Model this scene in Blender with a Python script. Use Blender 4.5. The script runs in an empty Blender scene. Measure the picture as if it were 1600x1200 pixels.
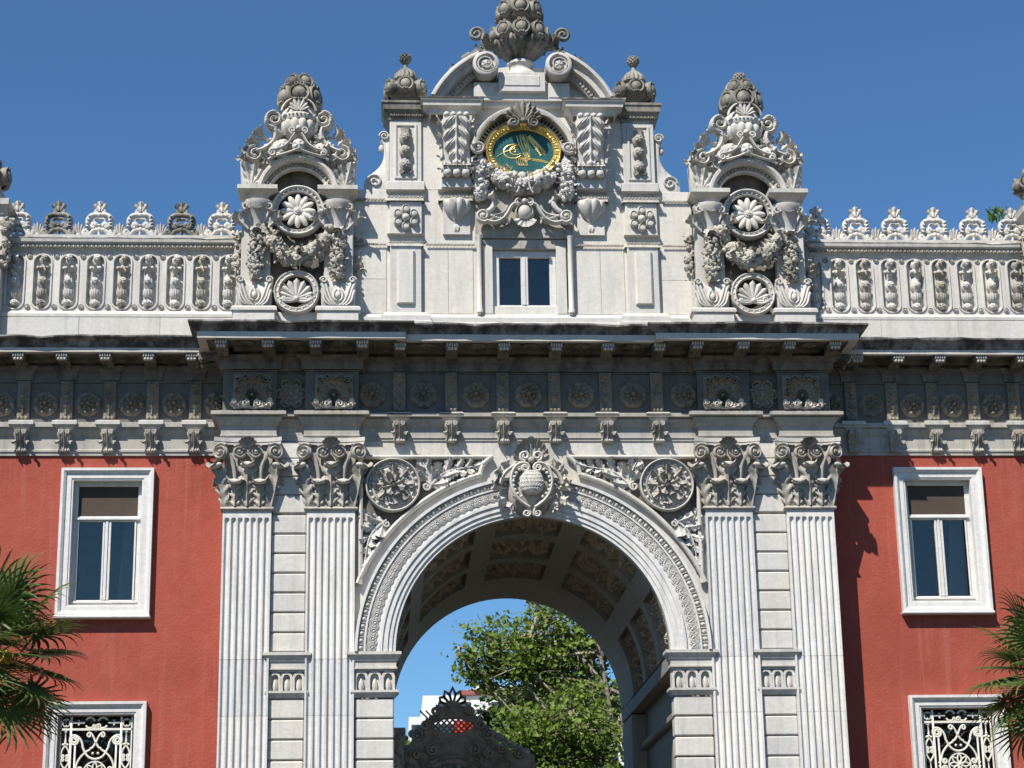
import bpy, math, random
import numpy as np
from math import sin, cos, pi, sqrt, radians, atan2
rnd = random.Random(7)
S = bpy.context.scene
C = S.collection

# ------------------------------------------------------------------ camera
cam = bpy.data.cameras.new('camera'); co = bpy.data.objects.new('camera', cam); C.objects.link(co)
from mathutils import Matrix, Vector
yaw, pitch, roll = radians(3.7448), radians(16.7203), radians(-.9723)
fwd = Vector((sin(yaw)*cos(pitch), cos(yaw)*cos(pitch), sin(pitch)))
rgt = Vector((cos(yaw), -sin(yaw), 0)); up = rgt.cross(fwd)
r2 = rgt*cos(roll)+up*sin(roll); u2 = up*cos(roll)-rgt*sin(roll)
co.matrix_world = Matrix(((r2.x, u2.x, -fwd.x, -2.3284), (r2.y, u2.y, -fwd.y, -31.433), (r2.z, u2.z, -fwd.z, 1.9046), (0, 0, 0, 1)))
cam.sensor_width = 36; cam.lens = 36*3177.2/1600; cam.clip_start = .1; cam.clip_end = 5000
S.camera = co

# ------------------------------------------------------------------ light
SUN = Vector((-.72, -1, 1.5)).normalized()
w = bpy.data.worlds.new('World'); S.world = w; w.use_nodes = True
nt = w.node_tree; bg = nt.nodes['Background']
sk = nt.nodes.new('ShaderNodeTexSky'); sk.sky_type = 'NISHITA'; sk.sun_disc = False
sk.sun_elevation = math.asin(SUN.z); sk.sun_rotation = atan2(SUN.x, SUN.y)
sk.air_density = 1.0; sk.dust_density = 0; sk.ozone_density = 10; sk.altitude = 0
wb = nt.nodes.new('ShaderNodeMix'); wb.data_type = 'RGBA'; wb.blend_type = 'MULTIPLY'; wb.inputs[0].default_value = 1; wb.inputs[7].default_value = (.86, 1.02, 1.03, 1)   # white balance
nt.links.new(sk.outputs[0], wb.inputs[6]); nt.links.new(wb.outputs[2], bg.inputs[0]); bg.inputs[1].default_value = .080
sl = bpy.data.lights.new('sun', 'SUN'); sl.energy = 5.0; sl.angle = radians(.53); sl.color = (1, .94, .85)
so = bpy.data.objects.new('sun', sl); C.objects.link(so); so.location = (-20, -30, 40)
so.rotation_euler = SUN.to_track_quat('Z', 'Y').to_euler()
vs = S.view_settings; vs.view_transform = 'Standard'; vs.look = 'None'; vs.exposure = .55; vs.gamma = 1

# ------------------------------------------------------------------ materials
def new_mat(name):
    m = bpy.data.materials.new(name); m.use_nodes = True
    t = m.node_tree; b = t.nodes['Principled BSDF']
    return m, t, b
def pos(t, scale=(1, 1, 1)):
    g = t.nodes.new('ShaderNodeNewGeometry'); mp = t.nodes.new('ShaderNodeMapping'); mp.inputs['Scale'].default_value = scale
    t.links.new(g.outputs['Position'], mp.inputs['Vector']); return mp.outputs[0]
def noise(t, vec, scale, detail=5, rough=.6):
    n = t.nodes.new('ShaderNodeTexNoise'); n.inputs['Scale'].default_value = scale; n.inputs['Detail'].default_value = detail
    n.inputs['Roughness'].default_value = rough; t.links.new(vec, n.inputs['Vector']); return n.outputs['Fac']
def ramp(t, fac, stops):
    r = t.nodes.new('ShaderNodeValToRGB'); e = r.color_ramp.elements
    while len(e) < len(stops): e.new(.5)
    for k, (p, c) in enumerate(stops):
        e[k].position = p; e[k].color = (c[0], c[1], c[2], 1) if not isinstance(c, (int, float)) else (c, c, c, 1)
    t.links.new(fac, r.inputs[0]); return r.outputs[0]
def mix(t, fac, a, b, mode='MIX'):
    x = t.nodes.new('ShaderNodeMix'); x.data_type = 'RGBA'; x.blend_type = mode
    for v, i in ((fac, 0), (a, 6), (b, 7)):
        if isinstance(v, (int, float)): x.inputs[i].default_value = v
        elif isinstance(v, tuple): x.inputs[i].default_value = (v[0], v[1], v[2], 1)
        else: t.links.new(v, x.inputs[i])
    return x.outputs[2]
def bump(t, b, h, strength=.3, dist=.01):
    n = t.nodes.new('ShaderNodeBump'); n.inputs['Strength'].default_value = strength; n.inputs['Distance'].default_value = dist
    t.links.new(h, n.inputs['Height']); t.links.new(n.outputs[0], b.inputs['Normal'])
def marble(name, base, soot=.0, streak=.25, warm=.3, soot_col=(.035, .034, .032), rough=.6):
    """weathered marble; soot = share of the surface that carries black crust, streak = strength of grey run-down marks"""
    m, t, b = new_mat(name)
    p = pos(t); big = noise(t, p, .9, 4); fine = noise(t, p, 14, 6)
    c = mix(t, ramp(t, big, [(.35, 0), (.7, 1)]), base, (base[0]*1.0, base[1]*.93, base[2]*.80))
    c = mix(t, warm, base, c)
    pv = pos(t, (3.2, 3.2, .35)); st = noise(t, pv, 2.3, 6, .65)
    c = mix(t, ramp(t, st, [(.46, 0), (.72, streak)]), c, (base[0]*.42, base[1]*.42, base[2]*.42))
    ve = noise(t, pos(t, (.7, .7, 1.8)), 2.1, 8, .7)                     # grey veins
    c = mix(t, ramp(t, ve, [(.47, 0), (.5, .22), (.53, 0)]), c, (base[0]*.55, base[1]*.57, base[2]*.6))
    c = mix(t, ramp(t, fine, [(.35, .22), (.65, 0)]), c, (base[0]*.62, base[1]*.6, base[2]*.56))
    if soot > 0:
        s1 = noise(t, pos(t, (2.2, 2.2, 1.1)), 1.7, 7, .68)
        lo = .78-soot*.6
        c = mix(t, ramp(t, s1, [(lo-.1, 0), (lo+.1, .92)]), c, soot_col)
    oi = t.nodes.new('ShaderNodeObjectInfo'); c = mix(t, 1.0, c, ramp(t, oi.outputs['Random'], [(0, (.86, .86, .87)), (1, (1, .985, .96))]), 'MULTIPLY')
    t.links.new(c, b.inputs['Base Color']); b.inputs['Roughness'].default_value = rough
    b.inputs['Specular IOR Level'].default_value = .3
    bump(t, b, fine, .35, .012); return m
def plain(name, col, rough=.5, var=.12, scale=6, metal=0, bumps=.15):
    m, t, b = new_mat(name); p = pos(t); n = noise(t, p, scale, 5)
    c = mix(t, ramp(t, n, [(.35, 0), (.68, 1)]), tuple(x*(1-var) for x in col), tuple(min(1, x*(1+var)) for x in col))
    t.links.new(c, b.inputs['Base Color']); b.inputs['Roughness'].default_value = rough; b.inputs['Metallic'].default_value = metal
    bump(t, b, noise(t, p, scale*6, 4), bumps, .01); return m
M = {}
M['marble'] = marble('marble', (0.558, 0.550, 0.527), .13, .55, .7, (.17, .165, .155))
M['marble_arch'] = marble('marble_arch', (0.420, 0.408, 0.379), .10, .6, .8, (.10, .095, .085))
M['marble_clean'] = marble('marble_clean', (0.588, 0.579, 0.554), .06, .34, .45, (.20, .195, .185))
M['marble_shaft'] = marble('marble_shaft', (0.653, 0.653, 0.644), .05, .5, .25, (.3, .3, .295))
M['marble_carved'] = marble('marble_carved', (0.435, 0.420, 0.383), .30, .45, 1, (.075, .07, .062))
M['marble_grey'] = marble('marble_grey', (.40, .385, .355), .24, .5, .8, (.085, .078, .068))
M['marble_frieze'] = marble('marble_frieze', (0.210, 0.193, 0.164), .38, .5, .9, (.055, .048, .04))  # soiled frieze stones; their tones are also darkened for the shade below the cornice
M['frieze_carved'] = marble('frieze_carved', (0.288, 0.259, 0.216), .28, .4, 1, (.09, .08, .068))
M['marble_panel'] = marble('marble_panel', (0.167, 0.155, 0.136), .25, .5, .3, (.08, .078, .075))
M['soot'] = marble('soot_crust', (.34, .335, .33), .54, .6, .5, (.036, .034, .028), .8)
M['marble_urn'] = marble('marble_urn', (0.300, 0.289, 0.255), .40, .4, .8, (.06, .058, .05))
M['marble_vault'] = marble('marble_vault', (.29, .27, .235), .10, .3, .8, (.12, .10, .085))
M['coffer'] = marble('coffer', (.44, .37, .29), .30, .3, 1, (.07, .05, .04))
M['white'] = marble('white_paint', (0.671, 0.671, 0.665), .05, .30, .25, (.33, .325, .31), .5)
M['iron_white'] = plain('iron_white', (0.648, 0.630, 0.558), .5, .08, 9)
M['gold'] = plain('gold_leaf', (.82, .62, .22), .34, .12, 18, .85)
M['teal'] = plain('teal_enamel', (.012, .085, .085), .4, .25, 5)
M['bark'] = plain('bark', (.25, .215, .17), .9, .5, 9, 0, .8)
M['dark_wood'] = plain('dark_carving', (.48, .42, .34), .7, .35, 7, 0, .5)
M['room'] = plain('room', (.17, .16, .145), .9)
M['blind'] = plain('brown_blind', (.055, .036, .026), .8, .1)
M['curtain'] = plain('curtain', (.35, .34, .32), .8, .1)
M['ground'] = plain('paving', (.055, .052, .042), .9, .2, 2)
M['flat_white'] = plain('render_white', (.72, .71, .68), .7, .06, .5)
M['flat_dark'] = plain('dark_windows', (.045, .055, .07), .25, .2, .4)
M['flat_roof'] = plain('roof_red', (.30, .10, .07), .8, .2, 1)
M['red_flag'] = plain('red_cloth', (.55, .03, .02), .7)
# red lime-washed render
m, t, b = new_mat('red_render'); p = pos(t)
n1 = noise(t, p, .8, 5); n2 = noise(t, p, 5, 6); n3 = noise(t, pos(t, (2.5, 2.5, .5)), 1.6, 6)
c = mix(t, ramp(t, n1, [(.3, 0), (.7, 1)]), (.302, .064, .044), (.336, .076, .052))
c = mix(t, ramp(t, n2, [(.4, 0), (.75, .4)]), c, (.360, .104, .078)); n4 = noise(t, p, .35, 6, .7); c = mix(t, ramp(t, n4, [(.48, 0), (.60, .5)]), c, (.250, .054, .038)); n5 = noise(t, pos(t, (5, 5, .25)), 1.3, 6, .7); c = mix(t, ramp(t, n5, [(.52, 0), (.72, .6)]), c, (.365, .120, .090))
c = mix(t, ramp(t, n3, [(.55, 0), (.8, .3)]), c, (.215, .050, .037))
t.links.new(c, b.inputs['Base Color']); b.inputs['Roughness'].default_value = .85; b.inputs['Specular IOR Level'].default_value = .15
bump(t, b, mix(t, .5, noise(t, p, 2.5, 6), noise(t, p, 22, 4)), .5, .03); M['red'] = m
# window glass
m, t, b = new_mat('window_glass'); t.nodes.remove(b); o = t.nodes['Material Output']
fr = t.nodes.new('ShaderNodeFresnel'); fr.inputs[0].default_value = 1.5
tr = t.nodes.new('ShaderNodeBsdfTransparent'); tr.inputs[0].default_value = (.82, .86, .86, 1)
gl = t.nodes.new('ShaderNodeBsdfGlossy'); gl.inputs['Roughness'].default_value = .02; gl.inputs[0].default_value = (.86, .78, .70, 1)
mx = t.nodes.new('ShaderNodeMixShader'); ad = t.nodes.new('ShaderNodeMath'); ad.operation = 'MULTIPLY_ADD'; ad.inputs[1].default_value = 1.0; ad.inputs[2].default_value = .04
bn = t.nodes.new('ShaderNodeBump'); bn.inputs['Strength'].default_value = .12; bn.inputs['Distance'].default_value = .02; t.links.new(noise(t, pos(t), 2.2, 2), bn.inputs['Height']); t.links.new(bn.outputs[0], gl.inputs['Normal'])
t.links.new(fr.outputs[0], ad.inputs[0]); t.links.new(ad.outputs[0], mx.inputs[0])
t.links.new(tr.outputs[0], mx.inputs[1]); t.links.new(gl.outputs[0], mx.inputs[2]); t.links.new(mx.outputs[0], o.inputs[0]); M['glass'] = m
def leaf_mat(name, dark, light, scale=1.2, trans=.3):
    m, t, b = new_mat(name); p = pos(t)
    f = mix(t, .5, noise(t, p, scale, 3), noise(t, p, scale*9, 2))
    c = ramp(t, f, [(.36, dark), (.64, light)])
    t.links.new(c, b.inputs['Base Color']); b.inputs['Roughness'].default_value = .5; b.inputs['Specular IOR Level'].default_value = .35
    tl = t.nodes.new('ShaderNodeBsdfTranslucent'); t.links.new(c, tl.inputs[0]); ms = t.nodes.new('ShaderNodeMixShader'); ms.inputs[0].default_value = trans
    t.links.new(b.outputs[0], ms.inputs[1]); t.links.new(tl.outputs[0], ms.inputs[2]); t.links.new(ms.outputs[0], t.nodes['Material Output'].inputs[0]); return m
M['leaf_plane'] = leaf_mat('plane_leaves', (.05, .10, .014), (.26, .36, .06), 1.3, .45)
M['leaf_dark'] = leaf_mat('evergreen_leaves', (.016, .040, .012), (.060, .110, .022), .9, .2)
M['palm'] = leaf_mat('palm_frond', (.025, .055, .014), (.12, .17, .04), 2.2, .25)
M['palm_trunk'] = plain('palm_trunk', (.055, .042, .030), .9, .4, 14, 0, .8)
M['palm_flower'] = plain('palm_flower', (.55, .40, .05), .8, .2, 30)
M['weed'] = leaf_mat('weed_leaves', (.05, .11, .02), (.12, .22, .04), 6)

# ------------------------------------------------------------------ mesh helpers
class MB:
    def __init__(s): s.v = []; s.f = []; s.n = 0
    def add(s, V, F, R=None, o=(0, 0, 0), sc=1):
        V = np.asarray(V, float)*sc
        if R is not None: V = V @ np.asarray(R).T
        s.v.append(V+np.asarray(o, float)); k = s.n
        s.f += [tuple(i+k for i in f) for f in F]; s.n += len(V); return s
    def mesh(s, name='mesh', smooth=40):
        me = bpy.data.meshes.new(name)
        me.from_pydata(np.concatenate(s.v).tolist(), [], s.f); me.update()
        if smooth:
            me.shade_smooth()
            me.set_sharp_from_angle(angle=radians(smooth))
        return me
def roty(a): return np.array([[cos(a), 0, sin(a)], [0, 1, 0], [-sin(a), 0, cos(a)]])    # tilts 'up' clockwise seen from the front
def rotz(a): return np.array([[cos(a), -sin(a), 0], [sin(a), cos(a), 0], [0, 0, 1]])
def rotx(a): return np.array([[1, 0, 0], [0, cos(a), -sin(a)], [0, sin(a), cos(a)]])
def face_to(n):                                                        # rotation taking -Y (front of a motif) to n
    n = np.asarray(n, float); n = n/np.linalg.norm(n); b = -n
    a = np.cross(b, (0, 0, 1.)) if abs(b[2]) < .95 else np.cross(b, (1., 0, 0)); a /= np.linalg.norm(a); c = np.cross(a, b)
    return np.stack([a, b, c], 1)
def cbox(x0, x1, y0, y1, z0, z1, b=.008):
    b = min(b, (x1-x0)*.3, (y1-y0)*.3, (z1-z0)*.3)
    lo = (x0, y0, z0); hi = (x1, y1, z1); V = []; idx = {}
    for i in (0, 1):
        for j in (0, 1):
            for k in (0, 1):
                for ax in range(3):
                    p = []
                    for d, e in enumerate((i, j, k)):
                        base = hi[d] if e else lo[d]
                        p.append(base if d == ax else base+(-b if e else b))
                    idx[(i, j, k, ax)] = len(V); V.append(p)
    F = []
    for ax in range(3):
        o = [d for d in range(3) if d != ax]
        for e in (0, 1):
            q = []
            for (s, t2) in ((0, 0), (1, 0), (1, 1), (0, 1)):
                k = [0, 0, 0]; k[ax] = e; k[o[0]] = s; k[o[1]] = t2; q.append(idx[(*k, ax)])
            flip = (e == 0) ^ (ax == 1)
            F.append(tuple(q[::-1] if flip else q))
    for ax in range(3):
        o = [d for d in range(3) if d != ax]
        for s in (0, 1):
            for t2 in (0, 1):
                k0 = [0, 0, 0]; k0[o[0]] = s; k0[o[1]] = t2; k1 = list(k0); k1[ax] = 1
                F.append((idx[(*k0, o[0])], idx[(*k1, o[0])], idx[(*k1, o[1])], idx[(*k0, o[1])]))
    for i in (0, 1):
        for j in (0, 1):
            for k in (0, 1): F.append((idx[(i, j, k, 0)], idx[(i, j, k, 1)], idx[(i, j, k, 2)]))
    return np.array(V), F
def grid_faces(nu, nv, wrap=False):
    F = []
    for i in range(nu-1):
        for j in range(nv if wrap else nv-1):
            k = (j+1) % nv; F.append((i*nv+j, i*nv+k, (i+1)*nv+k, (i+1)*nv+j))
    return F
def lathe(prof, n=20, mod=None, a0=0, a1=2*pi, cap=True):
    full = abs(a1-a0-2*pi) < 1e-6; V = []; m_ = n if full else n+1
    for i, (r, z) in enumerate(prof):
        for j in range(m_):
            a = a0+(a1-a0)*j/n; rr = r*(mod(a, i/(len(prof)-1)) if mod else 1); V.append((rr*cos(a), rr*sin(a), z))
    F = grid_faces(len(prof), m_, full)
    if cap and full:
        F.append(tuple(range(m_))[::-1]); F.append(tuple((len(prof)-1)*m_+j for j in range(m_)))
    return np.array(V), F
def ball(r=1, n=8, k=5, sy=1, sz=1):
    return lathe([(max(.001, r*sin(pi*i/k)), -r*sz*cos(pi*i/k)) for i in range(k+1)], n)
def polar(R, fn, nr=12, nt_=48, flat=.0):
    """disc relief facing -Y: fn(r01, angle) -> height"""
    V = [(0, -fn(0, 0), 0)]; F = []
    for i in range(1, nr+1):
        for j in range(nt_):
            r = i/nr; a = 2*pi*j/nt_; V.append((R*r*cos(a), -fn(r, a), R*r*sin(a)))
    V += [(R*cos(2*pi*j/nt_), .03, R*sin(2*pi*j/nt_)) for j in range(nt_)]
    for j in range(nt_): F.append((0, 1+j, 1+(j+1) % nt_))
    for i in range(nr):
        for j in range(nt_):
            a, b = 1+i*nt_+j, 1+i*nt_+(j+1) % nt_; F.append((a, a+nt_, b+nt_, b))
    return np.array(V), F
def sweep(prof, path, closed_prof=False, caps=True):
    """horizontal moulding: prof [(out, z)], path [(x, y)] walked so that 'out' is to its right (towards -Y when walking +X)"""
    P = np.asarray(path, float); n = len(P); V = []
    D = P[1:]-P[:-1]; D /= np.linalg.norm(D, axis=1)[:, None]; N = np.stack([D[:, 1], -D[:, 0]], 1)
    for i in range(n):
        if i == 0: m_ = N[0]
        elif i == n-1: m_ = N[-1]
        else: m_ = (N[i-1]+N[i])/(1+N[i-1] @ N[i])
        for (o, z) in prof: V.append((P[i, 0]+m_[0]*o, P[i, 1]+m_[1]*o, z))
    k = len(prof); F = grid_faces(n, k, closed_prof)
    F = [f[::-1] for f in F]
    if caps: F.append(tuple(range(k))); F.append(tuple((n-1)*k+j for j in range(k))[::-1])
    return np.array(V), F
def chipped(prof, path, top=4, step=.22, amp=.010, seed=5):
    R_ = random.Random(seed); P = [path[0]]
    for a, b in zip(path[:-1], path[1:]):
        n = max(1, int(sqrt((b[0]-a[0])**2+(b[1]-a[1])**2)/step))
        P += [(a[0]+(b[0]-a[0])*i/n, a[1]+(b[1]-a[1])*i/n) for i in range(1, n+1)]
    V, F = sweep(prof, P); k = len(prof)
    for i in range(len(P)):
        d = R_.uniform(-amp, amp)-(amp*2.5 if R_.random() < .08 else 0)
        for j in range(k-top, k-1): V[i*k+j, 2] += d
        for j in range(1, k-1): V[i*k+j, 1] += R_.uniform(-amp, amp)*.4
    return V, F
def arc_sweep(prof, c, a0, a1, n=40, caps=True):
    """moulding bent round an arc in the XZ plane: prof [(radius, y)]"""
    V = []
    for i in range(n+1):
        a = a0+(a1-a0)*i/n
        for (r, y) in prof: V.append((c[0]+r*cos(a), y, c[1]+r*sin(a)))
    k = len(prof); F = grid_faces(n+1, k)
    if caps: F.append(tuple(range(k))[::-1]); F.append(tuple(n*k+j for j in range(k)))
    return np.array(V), F
def ptube(pts, y=0, ra=.03, rb=None, n=8, ends=True):
    """tube along a curve in the XZ plane; ra in the plane, rb in depth; numbers or functions of t"""
    P = np.asarray(pts, float); m_ = len(P); T = np.gradient(P, axis=0); T /= (np.linalg.norm(T, axis=1)[:, None]+1e-9)
    N = np.stack([-T[:, 1], T[:, 0]], 1); V = []
    for i in range(m_):
        t_ = i/(m_-1); a = ra(t_) if callable(ra) else ra; b_ = (rb(t_) if callable(rb) else rb) if rb is not None else a
        yy = y(t_) if callable(y) else y
        for j in range(n):
            q = 2*pi*j/n; V.append((P[i, 0]+N[i, 0]*a*cos(q), yy+b_*sin(q), P[i, 1]+N[i, 1]*a*cos(q)))
    F = grid_faces(m_, n, True)
    if ends: F.append(tuple(range(n))[::-1]); F.append(tuple((m_-1)*n+j for j in range(n)))
    return np.array(V), F
def tube3(P, R, n=7):
    P = np.asarray(P, float); m_ = len(P); T = np.gradient(P, axis=0); T /= (np.linalg.norm(T, axis=1)[:, None]+1e-9); V = []
    ref = np.array([.31, .2, .93]) if abs(T[0, 2]) < .8 else np.array([1., .1, 0])
    for i in range(m_):
        a = np.cross(T[i], ref); a /= np.linalg.norm(a)+1e-9; b_ = np.cross(T[i], a)
        for j in range(n):
            q = 2*pi*j/n; V.append(P[i]+R[i]*(a*cos(q)+b_*sin(q)))
    F = grid_faces(m_, n, True); F.append(tuple(range(n))); F.append(tuple((m_-1)*n+j for j in range(n))[::-1])
    return np.array(V), F
def spiral(c, r0, r1, a0, turns, n=None):
    n = n or int(18*abs(turns))+2
    return [(c[0]+(r0+(r1-r0)*i/(n-1))*cos(a0+2*pi*turns*i/(n-1)), c[1]+(r0+(r1-r0)*i/(n-1))*sin(a0+2*pi*turns*i/(n-1))) for i in range(n)]
def bez(p, n=14):
    p = np.asarray(p, float); out = []
    for i in range(n):
        t_ = i/(n-1); q = p.copy()
        while len(q) > 1: q = q[:-1]*(1-t_)+q[1:]*t_
        out.append(q[0])
    return np.array(out)
def prism(poly, y0, y1, bev=.0):
    """flat outline in XZ given thickness from y0 (front) to y1; the front edge may be chamfered"""
    P = np.asarray(poly, float); n = len(P); V = []
    area = sum(P[i-1, 0]*P[i, 1]-P[i, 0]*P[i-1, 1] for i in range(n))
    if area < 0: P = P[::-1]
    if bev:
        T = np.roll(P, -1, 0)-np.roll(P, 1, 0); T /= np.linalg.norm(T, axis=1)[:, None]+1e-9; Nn = np.stack([-T[:, 1], T[:, 0]], 1)
        rings = [(P+Nn*bev, y0), (P, y0+bev), (P, y1)]
    else: rings = [(P, y0), (P, y1)]
    for Q, y in rings: V += [(q[0], y, q[1]) for q in Q]
    F = [tuple(range(n))]
    for k in range(len(rings)-1):
        for i in range(n): F.append((k*n+i, (k+1)*n+i, (k+1)*n+(i+1) % n, k*n+(i+1) % n))
    F.append(tuple((len(rings)-1)*n+i for i in range(n))[::-1])
    return np.array(V), F
def leaf(L=.5, W=.3, curl=2.8, start=.5, lobes=4, nu=22, nv=11, lift=.1, base=.45):
    """acanthus leaf standing on the origin, growing up +Z, its face to -Y, its tip rolling forward"""
    V = []; y = z = 0; ds = L/(nu-1); pts = []
    for i in range(nu):
        u = i/(nu-1); a = lift+(curl*((u-start)/(1-start))**1.5 if u > start else 0)
        pts.append((y, z, a)); y -= sin(a)*ds; z += cos(a)*ds
    for i in range(nu):
        u = i/(nu-1); y, z, a = pts[i]
        env = (base+(1-base)*sin(pi*min(1, u*.75+.02)))*(1 if u < .82 else sqrt(max(0.02, 1-((u-.82)/.18)**2)))
        ph = (u*lobes) % 1; notch = 1-.46*(1-ph)**3*(1 if u > .12 else 0)
        for j in range(nv):
            v = -1+2*j/(nv-1); hw = W/2*env*(1-(1-notch)*abs(v)**.5)
            h = .12*W*math.exp(-(v/.14)**2)-.16*W*v*v+.085*W*cos(2*pi*(u*lobes-.8*abs(v)))*min(1, abs(v)*2)
            V.append((v*hw, y-cos(a)*h, z-sin(a)*h))
    F = grid_faces(nu, nv)
    return np.array(V), [f[::-1] for f in F]
def fan(R, n=7, spread=2.2, depth=.05, wid=None, r0=.1, point=.0):
    """palmette or shell: n ribbed petals radiating upwards from the origin"""
    B = MB()
    for k in range(n):
        a = spread*(k/(n-1)-.5); l = R*(1-.22*abs(a)/(spread/2)); wd = wid or l*spread/n*.95
        V = []; nu, nv = 9, 5
        for i in range(nu):
            u = i/(nu-1); ww = wd*(.28+.72*u**.8)*(1 if u < .8 else sqrt(max(.03, 1-((u-.8)/.2)**2)))
            for j in range(nv):
                v = -1+2*j/(nv-1); V.append((v*ww*.5, -depth*(.35+.65*u)*(1-.75*v*v)-.004, r0*R+l*(1-r0)*u))
        B.add(V, [f[::-1] for f in grid_faces(nu, nv)], roty(a))
    return np.concatenate(B.v), B.f
def flower(r=.06, n=5, h=.5):
    return polar(r, lambda q, a: r*h*(.25+.75*sin(pi*min(1, q*.85+.1)))*(.55+.45*abs(cos(n*a/2)))*(1 if q < .98 else .2) if q > .28 else r*h*1.1, 5, n*6)
BALL = ball(1, 8, 5); FLW = flower(1, 5, .55); FLW6 = flower(1, 6, .5); SLEAF = leaf(2.2, 1.3, 1.6, .3, 3, 9, 5, .5)
def cluster(B, pts, rad, n, size, yscale=1, seed=1, y=0, kinds=(.4, .35, .25)):
    """fruit, flowers and leaves packed round a curve in the XZ plane"""
    R_ = random.Random(seed); P = np.asarray(pts, float)
    for k in range(n):
        i = R_.random()*(len(P)-1.001); j = int(i); f = i-j; c = P[j]*(1-f)+P[j+1]*f; t_ = i/(len(P)-1)
        T = P[j+1]-P[j]; T /= np.linalg.norm(T)+1e-9; N = np.array([-T[1], T[0]])
        ph = R_.uniform(-1.9, 1.9); r = (rad(t_) if callable(rad) else rad)*R_.uniform(.75, 1)
        d = np.array([N[0]*sin(ph), -cos(ph)*yscale, N[1]*sin(ph)]); o = np.array([c[0], y, c[1]])+d*r
        s = size*R_.uniform(.7, 1.25); q = R_.random(); Rm = face_to(d+np.array([0, -.25, -.1])) @ roty(R_.uniform(0, 6.28))
        if q < kinds[0]: B.add(*BALL, Rm, o, s*.62)
        elif q < kinds[0]+kinds[1]: B.add(*(FLW if R_.random() < .6 else FLW6), Rm, o, s)
        else: B.add(*SLEAF, Rm, o, s*.75)
    # core
    B.add(*ptube(P, y+.01, lambda t_: (rad(t_) if callable(rad) else rad)*.85, lambda t_: (rad(t_) if callable(rad) else rad)*.8*yscale, 8))
    return B
def eggs(B, x0, x1, pitch, y, z, r, h):
    n = max(1, round((x1-x0)/pitch)); e = ball(1, 6, 5)
    for k in range(n):
        x = x0+(k+.5)*(x1-x0)/n; B.add(e[0]*np.array([r, r*.9, h]), e[1], None, (x, y, z))
        B.add(*cbox(x+(x1-x0)/n/2-.006, x+(x1-x0)/n/2+.006, y-r*.6, y+.02, z-h, z+h, .003))
    return B

# ------------------------------------------------------------------ objects
WP = {}
def ob(name, me, mat, parent=None, loc=(0, 0, 0), rot=(0, 0, 0), sc=(1, 1, 1), label=None, kind=None):
    if isinstance(me, MB): me = me.mesh(name)
    elif isinstance(me, tuple): me = MB().add(*me).mesh(name)
    if isinstance(mat, str): mat = M.get(mat)
    if me is not None and not me.materials: me.materials.append(mat)
    o = bpy.data.objects.new(name, me); C.objects.link(o)
    pw = WP[parent.name] if parent else Vector((0, 0, 0)); o.parent = parent
    o.location = Vector(loc)-pw; o.rotation_euler = rot; o.scale = sc; WP[o.name] = Vector(loc)
    if label: o['label'] = label
    if kind: o['kind'] = kind
    return o
def thing(name, label, cat, loc=(0, 0, 0), group=None):
    o = ob(name, None, None, None, loc); o['label'] = label; o['category'] = cat
    if group: o['group'] = group
    return o
MIR = {}
def mir(me, s):
    """the same mesh for the right-hand side (s = 1), its mirror image for the left"""
    if s > 0: return me
    if me.name not in MIR:
        B = MB(); V = np.array([v.co[:] for v in me.vertices]); V[:, 0] *= -1
        B.add(V, [tuple(p.vertices)[::-1] for p in me.polygons]); k = B.mesh(me.name+'_mirrored')
        for mt in me.materials: k.materials.append(mt)
        MIR[me.name] = k
    return MIR[me.name]
def mk(geo, mat, smooth=40):
    me = geo.mesh('m', smooth) if isinstance(geo, MB) else MB().add(*geo).mesh('m', smooth)
    me.materials.append(M[mat]); return me

# ================================================================== the setting
ob('ground', mk(([(-900, -900, 0), (900, -900, 0), (900, 900, 0), (-900, 900, 0)], [(0, 1, 2, 3)]), 'ground', 0), 'ground', kind='structure')

# ================================================================== THE GATE
gate = thing('palace_gate', 'tall white marble triumphal gate with open arch, paired fluted pilasters and carved attic', 'gate', (0, 0, 0))
WY = .63                                                   # plane of the red wings
ZS = 7.03; RI = 2.15; RO = 2.78                            # arch springing, inner and outer radius
# --- walls round the arch
B = MB(); n = 48; V = []; F = []
for i in range(n+1):
    a = pi*i/n; ca, sa = cos(a), sin(a); x, z = RI*ca, ZS+RI*sa
    k = min(2.82/abs(ca) if abs(ca) > 1e-6 else 9, (10.5-ZS)/sa if sa > 1e-6 else 9); V += [(x, .12, z), (ca*k, .12, ZS+sa*k)]
F = [(2*i, 2*i+2, 2*i+3, 2*i+1) for i in range(n)]; B.add(V, F)
ob('spandrel_wall', mk(B, 'marble'), 'marble', gate)
for s in (-1, 1):
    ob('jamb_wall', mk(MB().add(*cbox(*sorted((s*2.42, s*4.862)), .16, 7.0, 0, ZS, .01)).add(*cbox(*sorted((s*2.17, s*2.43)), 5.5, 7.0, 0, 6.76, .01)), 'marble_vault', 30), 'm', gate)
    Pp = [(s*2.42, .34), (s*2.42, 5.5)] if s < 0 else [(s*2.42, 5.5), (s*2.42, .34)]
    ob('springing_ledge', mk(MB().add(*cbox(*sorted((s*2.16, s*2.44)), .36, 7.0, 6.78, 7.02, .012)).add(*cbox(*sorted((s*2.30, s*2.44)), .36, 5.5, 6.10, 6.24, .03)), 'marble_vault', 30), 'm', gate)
    ob('core_wall', mk(cbox(*sorted((s*2.84, s*4.862)), .16, 7.0, ZS+.004, 12.1, .01), 'marble'), 'marble', gate)
ob('roof_slab', mk(cbox(-2.83, 2.83, .3, 7.0, 9.75, 12.1), 'marble'), 'marble', gate)
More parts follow.
